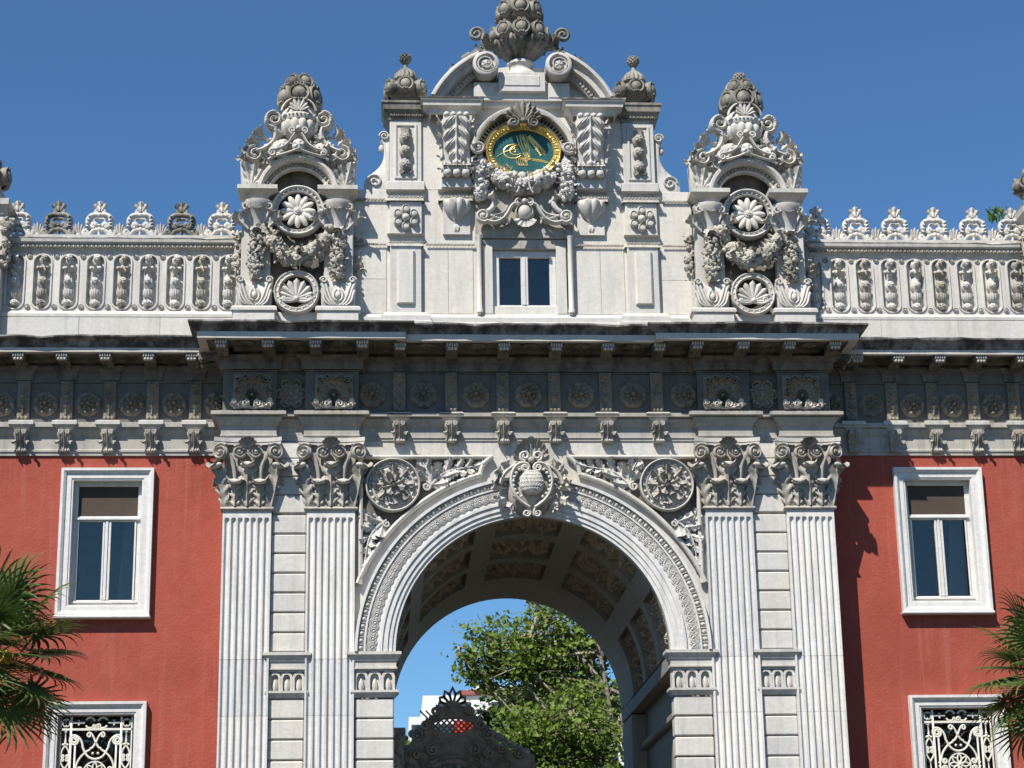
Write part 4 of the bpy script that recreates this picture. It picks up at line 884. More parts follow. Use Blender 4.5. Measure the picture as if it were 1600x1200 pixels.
for s in (-1, 1):
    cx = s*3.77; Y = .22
    ae = ob('aedicule', mk(MB().add(*cbox(cx-.88, cx+.88, Y+.16, 1.4, 12.1, 14.72, .01)).add(*cbox(cx-.72, cx+.72, Y+.26, 1.3, 14.72, 15.32, .02)), 'marble_frieze', 30), 'm', gate, (cx, 0, 0), label='carved aedicule with round flower medallion and garlands')  # soiled stone, its dark tone also painting in the shade of the hooded recess
    ae.data = ae.data.copy()
    for v in ae.data.vertices: v.co.x -= cx
    def put(nm, g, mat, o=(0, 0, 0), sm=60): return ob(nm, mk(g, mat, sm), 'm', ae, (cx+o[0], Y+o[1], o[2]))
    for q in (-1, 1):
        put('plinth_block', MB().add(*cbox(-.34, .34, -.16, .2, 12.1, 12.62, .01)).add(*sweep([(0, 12.62), (.03, 12.63), (.03, 12.68), (0, 12.71)], [(-.34, .2), (-.34, -.16), (.34, -.16), (.34, .2)])), 'marble_clean', (q*.68, 0, 0), 30)
        B = MB().add(*prism([(-.27, 0), (.27, 0), (.29, .5), (.22, .52), (.12, .44), (0, .36), (-.12, .44), (-.22, .52), (-.29, .5)], -.10, .15, .02))
        for sx in (-1, 1):
            for (p0, p1, p2, p3) in (((.02, .02), (.16, .08), (.16, .36), (.25, .47)), ((.07, .02), (.22, .10), (.20, .30), (.275, .40)), ((.12, .02), (.26, .08), (.22, .20), (.275, .28)), ((.02, .10), (.10, .14), (.08, .26), (.03, .30))): B.add(*ptube([(sx*x_, z_) for x_, z_ in bez([p0, p1, p2, p3], 12)], -.11, lambda t_: .016+.016*t_, .035, 7))
            B.add(*ptube([(sx*x_, z_) for x_, z_ in spiral((.235, .46), .06, .012, 0, 1.3)], -.13, .017, .035, 6))
        B.add(*ball(.05, 8, 6, 1, 1.4), None, (0, -.12, .20)); put('acanthus_base', B, 'marble_clean', (q*.68, 0, 12.71))
        put('half_pilaster', MB().add(*cbox(-.24, .24, -.02, .15, 12.72, 14.3, .012)), 'marble', (q*.68, 0, 0), 30)
        B = MB()
        for k in range(5): B.add(*leaf(.42, .20, 2.6, .55, 4, 18, 9, .25), roty((k-2)*.33) @ rotz((k-2)*.3), ((k-2)*.07, -.06, 14.08))
        B.add(*lathe([(.12, 14.02), (.14, 14.2), (.22, 14.42), (.27, 14.48), (.27, 14.56)], 14), None, (0, .02, 0))
        for k in (-1, 1): B.add(*ptube(spiral((k*.19, 14.46), .085, .015, pi/2, k*1.4), -.14, .018, .04, 6))
        for k in range(4): B.add(*leaf(.22, .14, 2, .3, 3, 10, 7, .6), roty(pi+(k-1.5)*.4), ((k-1.5)*.07, -.08, 14.12))
        put('leafy_capital', B, 'marble', (q*.66, 0, 0))
        B = MB(); cluster(B, [(0, 13.98), (0, 13.7), (0, 13.4), (0, 13.2)], lambda t_: .05+.075*sin(pi*min(1, t_*.85+.1)), 90, .055, 1.2, 11+q, -.1, (.3, .3, .4)); put('flower_drop', B, 'marble_carved', (q*.67, 0, 0))
        B = MB(); cluster(B, [(0, 14.1), (0, 13.8), (0, 13.5), (0, 13.3)], lambda t_: .05+.05*sin(pi*t_), 60, .055, 1.2, 31+q, 0, (.2, .2, .6)); put('side_drop', B, 'marble_carved', (q*.98, .25, 0))
        X0, X1 = sorted((q*.52, q*.80))
        put('cornice_block', MB().add(*sweep([(0, 14.60), (.03, 14.61), (.05, 14.65), (.12, 14.69), (.17, 14.71), (.19, 14.72), (.19, 14.79), (0, 14.80)], [(X0, .3), (X0, -.08), (X1, -.08), (X1, .3)])).add(*cbox(X0, X1, -.04, .3, 14.52, 14.79, .008)), 'marble', (0, 0, 0), 25)
        B = MB().add(*prism([(0, 0), (.52*q, 0), (.55*q, .5), (.40*q, .38), (.2*q, .28), (0, .10)], -.02, .2, .02))
        for k in range(5): B.add(*leaf(.44-.05*k, .17, .9, .4, 3, 14, 7, .15), roty(q*(.25-.42*k)), (q*.36, -.05, .03))
        B.add(*ptube(spiral((q*.12, .09), .08, .015, 0, q*1.4), -.04, .02, .03, 6)); put('acroterion', B, 'marble', (q*.42, -.02, 14.80))
        # upper scrolls
        B = MB().add(*ptube(spiral((q*.41, 16.04), .15, .03, -pi/2 if q > 0 else -pi/2, q*1.7), .0, .04, .13, 8)); B.add(*ptube(bez([(q*.40, 15.90), (q*.34, 15.74), (q*.40, 15.58), (q*.56, 15.50), (q*.7, 15.46)], 14), .0, .05, .13, 8)); B.add(*ptube(spiral((q*.72, 15.42), .15, .03, pi/2, -q*1.6), .0, .036, .12, 8))
        for k in range(6): B.add(*(lambda b: (b[0]*np.array([.09, .2, .05]), b[1]))(ball(1, 8, 6)), roty(q*(.2+k*.33)), (q*(.41+.13*sin(.2+k*.33)), .03, 16.04+.13*cos(.2+k*.33)))
        for k in range(4): B.add(*leaf(.3, .2, 1.8, .3, 3, 12, 7, .6), roty(q*(.7+.3*k)), (q*(.58+.07*k), .05, 15.72-.1*k))
        cluster(B, [(q*.62, 15.3), (q*.8, 15.42), (q*.95, 15.32)], .09, 26, .08, 1.2, 17+q, .08, (.2, .2, .6)); put('upper_scroll', B, 'marble', (0, 0, 0))
    put('arch_hood', MB().add(*arc_sweep([(.48, .1), (.48, .0), (.51, -.02), (.53, .0), (.57, .0), (.585, -.14), (.62, -.18), (.66, -.18), (.68, -.15), (.68, .3)], (0, 14.70), 0, pi, 44)), 'marble', (0, 0, 0), 30)
    B = MB()
    for k in range(24): a = pi*(k+.5)/24; B.add(*(lambda b: (b[0]*np.array([.02, .035, .03]), b[1]))(ball(1, 6, 5)), roty(pi/2-a), (.55*cos(a), -.03, 14.70+.55*sin(a)))
    put('bead_row', B, 'marble_carved')['kind'] = 'stuff'
    ob('round_medallion', med, 'm', ae, (cx, Y+.0, 14.42)); ob('daisy', pet, 'm', ae, (cx, Y+.04, 14.42))
    ob('shell_roundel', shell, 'm', ae, (cx, Y-.03, 12.98)); ob('scallop_shell', scal, 'm', ae, (cx, Y-.04, 13.0))
    put('roundel_bed', MB().add(*cbox(-.36, .36, .02, .2, 12.1, 12.66, .01)), 'marble_clean', (0, 0, 0), 30)
    B = MB(); cluster(B, bez([(-.52, 14.1), (-.42, 13.72), (-.2, 13.52), (0, 13.5), (.2, 13.52), (.42, 13.72), (.52, 14.1)], 20), lambda t_: .06+.075*sin(pi*t_), 120, .085, 1.2, 40+s, -.08, (.2, .4, .4)); put('flower_swag', B, 'marble_carved')
    # pedestal with little urn, diadem and strapwork
    B = MB().add(*lathe([(.12, 15.5), (.14, 15.62), (.10, 15.66), (.18, 15.72), (.30, 15.84), (.34, 15.96), (.29, 16.03)], 84, lambda a, t_: 1+(.14*(abs(cos(7*a))-.4) if t_ > .4 else 0)), None, (0, .1, 0)); B.add(*cbox(-.62, .62, .02, .4, 15.25, 15.56, .02)); B.add(*cbox(-.36, .36, .16, .38, 15.5, 16.2, .03)); cluster(B, [(-.5, 15.42), (-.2, 15.56), (.2, 15.56), (.5, 15.42)], .10, 36, .09, 1.1, 91, -.02, (.2, .3, .5))
    B.add(*prism([(.66*cos(pi-pi*i_/16), 14.78+.60*sin(pi*i_/16)) for i_ in range(17)]+[(.86, 14.78), (.80, 15.28), (.62, 15.46), (.44, 15.66), (.40, 15.95), (.36, 16.18), (-.36, 16.18), (-.40, 15.95), (-.44, 15.66), (-.62, 15.46), (-.80, 15.28), (-.86, 14.78)], .10, .42, .0)); cluster(B, [(-.6, 15.36), (-.42, 15.62), (-.36, 15.9)], .09, 30, .09, 1.0, 71, .06, (.15, .25, .6)); cluster(B, [(.6, 15.36), (.42, 15.62), (.36, 15.9)], .09, 30, .09, 1.0, 72, .06, (.15, .25, .6))
    put('pedestal', B, 'marble', (0, 0, 0))
    B = MB().add(*lathe([(.32, 16.02), (.34, 16.06), (.34, 16.12), (.31, 16.14), (.30, 16.2), (.22, 16.32), (.1, 16.4)], 32), None, (0, .1, 0)); B.add(*fan(.24, 7, 2.4, .04), None, (0, -.22, 16.13)); B.add(*arc_sweep([(.27, -.2), (.28, -.24), (.31, -.2)], (0, 16.1), .15, pi-.15, 20))
    for k in range(16): a = -pi/2+(k-7.5)*.19; B.add(*BALL, None, (.345*cos(a), .1+.345*sin(a), 16.09), .02)
    put('diadem', B, 'marble')
    B = MB()
    for q in (-1, 1): B.add(*ptube(list(bez([(q*.05, 15.72), (q*.14, 15.62), (q*.12, 15.5), (q*.28, 15.44), (q*.4, 15.42)], 14))+spiral((q*.42, 15.36), .06, .015, pi/2, -q*1.3), -.24, .022, .04, 7)); B.add(*ptube(spiral((q*.1, 15.78), .06, .012, -pi/2, q*1.3), -.24, .018, .03, 6)); B.add(*ptube(bez([(q*.5, 15.25), (q*.4, 15.34), (q*.2, 15.34), (0, 15.46)], 10), -.22, .02, .035, 7))
    B.add(*flower(.11, 5), None, (0, -.22, 15.52)); B.add(*BALL, None, (0, -.24, 15.82), .05); put('strapwork', B, 'marble_clean')

# ================================================================== URNS (stand on the gate)
def bud(r): 
    B = MB().add(*(lambda b: (b[0]*np.array([r*.62, r*.45, r*.66]), b[1]))(ball(1, 12, 8)), None, (0, -r*.12, 0)); B.add(*arc_sweep([(r*.66, r*.1), (r*.72, -r*.3), (r*.86, -r*.34), (r*1.0, -r*.1), (r*.98, r*.3)], (0, 0), 0, 2*pi, 22, False)); B.add(*polar(r*.9, lambda q, a: -r*.05, 2, 16))
    for s in (-1, 1): B.add(*ptube(spiral((s*r*.22, r*.82), r*.2, r*.05, -pi/2, s*1.2), -r*.3, r*.07, r*.1, 6))
    for k in range(3): B.add(*BALL, None, ((k-1)*r*.2, -r*.38, -r*.68), r*.12)
    return np.concatenate(B.v), B.f
bud_me = mk(bud(.15), 'marble_urn', 60); bud_l = mk(bud(.20), 'marble_urn', 60); bud_m = mk(bud(.165), 'marble_urn', 60)
def cone_geo(r, h):
    B = MB().add(*lathe([(.001, 0), (r*.7, h*.12), (r, h*.4), (r*.8, h*.75), (.001, h)], 14))
    for i in range(6):
        for j in range(9): 
            t_ = .12+.8*i/6; rr = r*sin(pi*(t_*.9+.05))**.8; a = 2*pi*(j+(i % 2)*.5)/9; B.add(*BALL, None, (rr*cos(a), rr*sin(a), h*t_), r*.17)
    return B
cone_me = mk(cone_geo(.10, .22), 'marble_urn', 60)
def urn(name, lab, loc, bowl, lid, flowers, cone=None, group=None, mat='marble_urn'):
    t_ = thing(name, lab, 'urn', loc, group); x, y, z = loc
    ob('bowl', mk(MB().add(*lathe(bowl, 44, lambda a, q: 1+(.05*abs(cos(6*a)) if .3 < q < .9 else 0))), mat, 45), 'm', t_, loc)
    if lid: ob('lid', mk(MB().add(*lathe(lid, 84, lambda a, q: 1+(.13*(abs(cos(7*a))-.4) if .2 < q < .8 else 0))), mat, 45), 'm', t_, loc)
    for (r, zz, nn, me, tilt, a0) in flowers:
        for k in range(nn):
            a = a0+2*pi*k/nn; ob('boss', me, 'm', t_, (x+r*sin(a), y-r*cos(a), z+zz), (tilt, 0, a))
    if cone: ob('pine_cone', cone_me, 'm', t_, (x, y, z+cone))
    return t_
pb = [(.20, 0), (.20, .06), (.13, .09), (.10, .14), (.14, .19), (.26, .26), (.32, .36), (.27, .44), (.20, .48)]
pl = [(.15, .46), (.15, .52), (.195, .56), (.19, .64), (.13, .72), (.06, .77), (.035, .80), (.035, .88)]
for s, lab in ((-1, 'weathered stone urn with pine cone on the pier left of the central pediment'), (1, 'weathered stone urn with pine cone on the pier right of the central pediment')):
    urn('stone_urn', lab, (s*1.98, AY+.25, 16.47), pb, pl, [(.31, .35, 6, bud_me, -.1, 0)], .86, 'urns on the piers')
    urn('stone_urn', ('stone urn partly cut off by the left edge above the balustrade', 'stone urn cut off by the right edge above the balustrade')[s > 0], (s*9.02, 1.0, 14.95), pb, pl, [(.31, .35, 6, bud_me, -.1, .3)], .86, 'urns on the wing piers')
    t_ = urn('flower_finial', ('dark carved flower finial crowning the left medallion aedicule', 'carved flower finial with ball tip crowning the right medallion aedicule')[s > 0], (s*3.77, .34, 16.28), [(.14, -.05), (.18, 0), (.24, .1), (.28, .24), (.24, .42), (.16, .55), (.06, .62)], None, [(.28, .20, 6, bud_l, -.1, 0), (.19, .48, 5, bud_me, -.4, .5)], None if s < 0 else .60, 'finials on the aedicules')
sq = lambda P: [(r, .33+(z-.33)*.85) for r, z in P]                      # urn proportions
cu = thing('great_urn', 'large gadrooned stone urn with scroll handles at the very top of the gate', 'urn', (0, AY+.1, 16.98))
L0 = (0, AY+.1, 16.98)
ob('foot', mk(MB().add(*lathe([(.33, 0), (.32, .05), (.25, .12), (.20, .16), (.20, .22), (.24, .26), (.23, .31), (.16, .34)], 40)), 'marble_clean', 45), 'm', cu, L0)
ob('bowl', mk(MB().add(*lathe(sq([(.14, .33), (.19, .37), (.30, .48), (.40, .60), (.44, .70), (.40, .78), (.43, .86), (.43, .96), (.30, 1.02), (.22, 1.10), (.24, 1.20)]), 120, lambda a, q: 1+(.15*(abs(cos(8*a))-.4) if .08 < q < .45 else 0))), 'marble_urn', 45), 'm', cu, L0)
ob('lid', mk(MB().add(*lathe(sq([(.24, 1.20), (.31, 1.26), (.32, 1.40), (.30, 1.6), (.24, 1.75), (.15, 1.95), (.05, 2.05)]), 40)), 'marble_urn', 45), 'm', cu, L0)
for (r, zz, nn, me, a0) in ((.46, .79, 9, bud_m, 0), (.34, 1.25, 7, bud_m, 0), (.24, 1.54, 6, bud_me, .2)):
    for k in range(nn): a = a0+2*pi*k/nn; ob('boss', me, 'm', cu, (r*sin(a), L0[1]-r*cos(a), L0[2]+zz), (-.1, 0, a))
for k in range(16): a = 2*pi*k/16; ob('gadroon_bud', mk((ball(.04, 8, 6, 1, 1.8)), 'marble_urn', 60) if k == 0 else bpy.data.objects['gadroon_bud'].data, 'm', cu, (.46*sin(a), L0[1]-.46*cos(a), L0[2]+.63))
for s in (-1, 1):
    B = MB().add(*ptube(list(bez([(s*.48, .60), (s*.62, .58), (s*.68, .70), (s*.64, .82)], 10))+spiral((s*.75, .86), .13, .03, pi if s > 0 else 0, -s*1.5), 0, .034, .05, 8)); B.add(*ptube(spiral((s*.66, .60), .06, .015, pi/2, s*1.3), 0, .02, .035, 6)); B.add(*leaf(.3, .2, 1.6, .3, 3, 12, 7, .5), roty(s*.9), (s*.46, -.02, .62))
    for k in range(5): B.add(*BALL, None, (s*(.66+.006*k), 0, .52-.055*k), .03)
    ob('handle', mk(B, 'marble_urn', 60), 'm', cu, L0)

# ================================================================== THE RED WINGS
niche_w, zb0, zb1 = .437, 12.82, 13.84
def niche_tile():
    """parapet bay with a round-ended sunk panel"""
    n = 48; hw, hh, r = niche_w/2, (zb1-zb0)/2, .135; out = []; inn = []; c_ = (zb0+zb1)/2; st = hh-r-.045
    for i in range(n):
        a = 2*pi*i/n; dx, dz = cos(a), sin(a); ix = r*dx; iz = r*dz+(st if dz >= 0 else -st)
        k = min(hw/abs(dx) if abs(dx) > 1e-6 else 9, hh/abs(dz) if abs(dz) > 1e-6 else 9)
        inn.append((ix, iz)); 
    # outer rectangle, sampled at the same count, running round with the inner outline
    per = [(hw, 0), (hw, hh), (-hw, hh), (-hw, -hh), (hw, -hh), (hw, 0)]; L_ = [sqrt((per[i+1][0]-per[i][0])**2+(per[i+1][1]-per[i][1])**2) for i in range(5)]; T_ = sum(L_)
    for i in range(n):
        a = 2*pi*i/n; dx, dz = cos(a), sin(a); iz = inn[i][1]; k = hw/max(1e-6, abs(dx))
        if i % 12 == 6: out.append((math.copysign(hw, dx), math.copysign(hh, dz)))
        elif abs(dx) > abs(dz): out.append((math.copysign(hw, dx), iz+math.copysign((hh-abs(iz))*min(1, abs(dz)/abs(dx))**3, dz)))
        else: out.append((inn[i][0]/r*hw*min(1., 1.414*1.0) if abs(inn[i][0]/r*1.414) < 1 else math.copysign(hw, dx), math.copysign(hh, dz)))
    B = MB(); V = []
    rings = [(out, 0), (inn, 0), ([(x*.96, z*.993) for x, z in inn], .06)]
    for R_, y in rings: V += [(x, y, z+c_) for x, z in R_]
    F = []
    for q in range(2):
        for i in range(n): F.append((q*n+i, q*n+(i+1) % n, (q+1)*n+(i+1) % n, (q+1)*n+i))
    F.append(tuple(2*n+i for i in range(n)))
    B.add(V, F)
    pts = [(x*1.13, z*1.03+c_) for x, z in inn]; B.add(*ptube(pts+pts[:2], -.005, .018, .022, 6, False))
    for q in (-1, 1):
        for z in (zb0+.07, zb1-.06): B.add(*arc_sweep([(.0, -.025), (.025, -.02), (.035, -.012), (.042, -.022), (.05, 0)], (q*hw, z), 0, 2*pi, 16, False))
    return B
tile_me = mk(niche_tile(), 'marble_clean', 35)
bpr = [(.02, 12.90), (.06, 12.92), (.085, 12.97), (.05, 13.01), (.03, 13.035), (.06, 13.06), (.088, 13.13), (.085, 13.19), (.035, 13.205), (.035, 13.235), (.07, 13.27), (.082, 13.34), (.05, 13.45), (.03, 13.50), (.075, 13.54), (.08, 13.59), (.03, 13.62), (.03, 13.65), (.065, 13.69), (.06, 13.75), (.015, 13.79)]
bal_variants = []
for v in range(3):
    B = MB().add(*lathe(bpr, 56, lambda a, t_: 1+(.16*(abs(cos((6, 7, 6)[v]*a))-.5)))); R_ = random.Random(v)
    for k in range(3): B.add(*FLW, rotz(R_.uniform(-.4, .4)), (R_.uniform(-.03, .03), -.085, (13.74, 13.34, 12.95)[k]), R_.uniform(.05, .07))
    for k in range(4): B.add(*leaf(.13, .08, 1.8, .3, 2, 8, 5, .4), roty(R_.uniform(-.5, .5)), (R_.uniform(-.04, .04), -.06, 13.42+.05*k*R_.random()))
    for q in (-1, 1): B.add(*BALL, None, (q*.07, -.05, 13.57), .035)
    bal_variants.append(mk(B, ('marble_clean', 'marble_clean', 'marble_carved')[v], 60))
def cresting():
    B = MB()
    for s in (-1, 1):
        B.add(*ptube(list(bez([(s*.02, .40), (s*.14, .44), (s*.235, .36), (s*.23, .24), (s*.17, .17), (s*.08, .17)], 16))+spiral((s*.085, .215), .045, .012, -pi/2, s*1.0), 0, .045, .06, 8))
        B.add(*ptube(list(bez([(s*.02, .13), (s*.10, .16), (s*.14, .07), (s*.18, .035)], 10))+spiral((s*.215, .085), .055, .015, -pi*.6 if s > 0 else pi*1.6, s*1.3), 0, .042, .055, 8)); B.add(*ptube(bez([(s*.02, .02), (s*.12, .0), (s*.2, .02), (s*.25, .02)], 8), 0, .028, .05, 7))
        B.add(*ptube([(s*.0, .33), (s*.06, .335), (s*.085, .31), (s*.085, .25), (s*.06, .22), (0, .215)], 0, .024, .045, 7)); B.add(*ptube(spiral((s*.05, .47), .04, .01, -pi/2, s*1.3), 0, .022, .04, 6)); B.add(*leaf(.15, .10, .8, .4, 2, 8, 5, .1), roty(s*.55), (s*.02, -.03, .46))
        for k in range(4): B.add(*leaf(.10, .07, 1.4, .3, 2, 8, 5, .5), roty(s*(2.2+.3*k)), (s*(.12+.025*k), -.03, .40-.05*k))
    B.add(*ball(.04, 8, 6), None, (0, -.03, .40)); B.add(*ball(.045, 8, 6), None, (0, -.02, .14)); B.add(*ptube([(0, 0), (0, .06), (0, .13)], 0, .03, .05, 8)); B.add(*leaf(.18, .11, .6, .4, 2, 10, 7, .05), None, (0, -.04, .46)); B.add(*prism([(-.03, .4), (.03, .4), (.012, .6), (-.012, .6)], .0, .03)); return B
cre_me = mk(cresting(), 'marble_clean', 60); cre_old = mk(cresting(), 'marble_urn', 60)
cre_fan = mk(MB().add(*fan(.27, 5, 1.0, .05, wid=.055, r0=.15)).add(*ball(.04, 8, 6), None, (0, -.03, .03)).add(*prism([(-.05, 0), (.05, 0), (.1, .2), (-.1, .2)], .0, .04)), 'marble', 60)
w_con = mk(console_geo(.19, .36, .15), 'marble_carved', 50)
def frame_rect(B, x0, x1, z0, z1, y, wd, d):
    """mitred window surround with a moulded section"""
    pr = [(0, y+.2), (0, y-d*.4), (wd*.12, y-d*.4), (wd*.16, y-d*.55), (wd*.55, y-d*.55), (wd*.6, y-d*.75), (wd*.78, y-d), (wd, y-d), (wd, y+.2)]; V = []
    for (cx_, cz_, sx, sz) in ((x0, z0, -1, -1), (x1, z0, 1, -1), (x1, z1, 1, 1), (x0, z1, -1, 1)):
        for (o, yy) in pr: V.append((cx_+sx*o, yy, cz_+sz*o))
    k = len(pr); F = []
    for i in range(4):
        j = (i+1) % 4
        for q in range(k-1): F.append((i*k+q, i*k+q+1, j*k+q+1, j*k+q))
    B.add(V, [f[::-1] for f in F]); return B
def grille(win, cx, z0, z1, hw, y):
    """white cast-iron window grille"""
    g = ob('window_grille', mk(MB().add(*cbox(-hw, hw, -.012, .012, z1-.21, z1-.175, .003)).add(*cbox(-hw, hw, -.012, .012, z0, z0+.025, .003)).add(*cbox(-hw, -hw+.02, -.012, .012, z0, z1, .003)).add(*cbox(hw-.02, hw, -.012, .012, z0, z1, .003)), 'iron_white', 30), 'm', None or win, (cx, y, 0), label='white cast-iron grille of scrolls and rosettes')
    def pc(nm, B): ob(nm, mk(B, 'iron_white', 50), 'm', g, (cx, y, 0))
    ix = hw-.17; iw = hw-.24
    for s in (-1, 1):
        pc('bar', MB().add(*cbox(s*ix-.017, s*ix+.017, -.014, .014, z0, z1, .003))); pc('bar', MB().add(*cbox(s*iw-.014, s*iw+.014, -.01, .01, z0, z1-.42, .003)))
        B = MB(); xc = s*(hw-.09)
        B.add(*arc_sweep([(.052, -.008), (.052, .008), (.066, .008), (.066, -.008), (.052, -.008)], (xc, z1-.09), 0, 2*pi, 20, False))
        for k in range(4): B.add(*BALL, None, (xc+.05*cos(k*pi/2), 0, z1-.09+.05*sin(k*pi/2)), .017)
        z = z1-.22
        while z > z0+.2:
            B.add(*lathe([(.022, z-.16), (.012, z-.13), (.010, z-.03), (.025, z-.01), (.012, z)], 8), None, (xc, 0, 0)); B.add(*BALL, None, (xc, 0, z-.19), .026)
            for q in (-1, 1): B.add(*ptube(list(bez([(xc, z-.22), (xc+q*.03, z-.26), (xc+q*.065, z-.30), (xc+q*.06, z-.38)], 8))+spiral((xc+q*.035, z-.38), .026, .008, 0 if q > 0 else pi, -q*1.2), 0, 0.0140, 0.0156, 6)); B.add(*ptube(list(bez([(xc, z-.58), (xc+q*.03, z-.54), (xc+q*.065, z-.50), (xc+q*.06, z-.44)], 8))+spiral((xc+q*.035, z-.44), .026, .008, 0 if q > 0 else pi, q*1.2), 0, 0.0140, 0.0156, 6)); B.add(*BALL, None, (xc+q*.035, 0, z-.205), .021)
            z -= .58
        pc('side_scrolls', B)
        B = MB(); B.add(*ptube([(s*.36, z1-.09), (s*.25, z1-.09), (s*.18, z1-.09)], 0, 0.0154, 0.0156, 6)); B.add(*ptube(spiral((s*.10, z1-.09), .08, .08, .6 if s > 0 else pi-.6, s*.35, 10), 0, 0.0140, 0.0156, 6)); B.add(*ptube(spiral((s*.10, z1-.09), .08, .08, -.6 if s > 0 else pi+.6, -s*.35, 10), 0, 0.0140, 0.0156, 6))
        for (x, dz) in ((.24, 0), (.27, .03), (.27, -.03), (.15, .055), (.15, -.055), (.04, .045)): B.add(*BALL, None, (s*x, 0, z1-.09+dz), .016)
        B.add(*ptube(spiral((s*.03, z1-.14), .035, .01, 0, s*1.2), 0, 0.0126, 0.0156, 6)); pc('top_scroll', B)
    zc = z1-.86; k_ = 0
    while zc > z0+.2:
        B = MB().add(*arc_sweep([(.165, -.01), (.165, .01), (.185, .01), (.185, -.01), (.165, -.01)], (0, zc), 0, 2*pi, 36, False))
        for k in range(8):
            a = k*pi/4; B.add(*ptube(bez([(0, 0), (.045, .06), (.04, .12), (0, .165)], 8), 0, 0.0126, 0.0143, 5), roty(a), (0, 0, zc)); B.add(*ptube(bez([(0, 0), (-.045, .06), (-.04, .12), (0, .165)], 8), 0, 0.0126, 0.0143, 5), roty(a), (0, 0, zc))
        B.add(*BALL, None, (0, -.005, zc), .022); pc('rosette', B)
        for s in (-1, 1):
            B = MB(); B.add(*ptube([(s*q[0], q[1]) for q in list(bez([(.0, zc+.21), (.14, zc+.22), (.16, zc+.32), (.20, zc+.40)], 10))+list(bez([(.20, zc+.42), (.22, zc+.58), (.40, zc+.64), (.40, zc+.50)], 10))+spiral((.325, zc+.50), .075, .015, 0, -1.8)], 0, 0.0182, 0.0182, 7))
            for q in (1, -1): B.add(*ptube([(s*x, z) for x, z in list(bez([(.08, zc+q*.36), (.24, zc+q*.28), (.31, zc+q*.12), (.28, zc+q*.05)], 12))+spiral((.235, zc+q*.06), .045, .01, 0, q*-1.3)], 0, 0.0168, 0.0169, 6))
            for (x, dz) in ((.30, .08), (.30, -.08), (.33, .03), (.33, -.03), (.31, 0)): B.add(*BALL, None, (s*x, 0, zc+dz), .017)
            B.add(*ptube([(s*x, z) for x, z in list(bez([(0, zc+.45), (.02, zc+.52), (.05, zc+.6), (.1, zc+.62)], 8))+spiral((.1, zc+.58), .04, .01, pi/2, -1)], 0, 0.0154, 0.0156, 6)); B.add(*ptube([(s*x, z) for x, z in list(bez([(0, zc+.46), (.03, zc+.42), (.05, zc+.36), (.09, zc+.38)], 8))], 0, 0.0168, 0.0156, 6)); B.add(*BALL, None, (s*.04, 0, zc+.30), .022)
            pc('scroll', B)
        zc -= .95
    return g
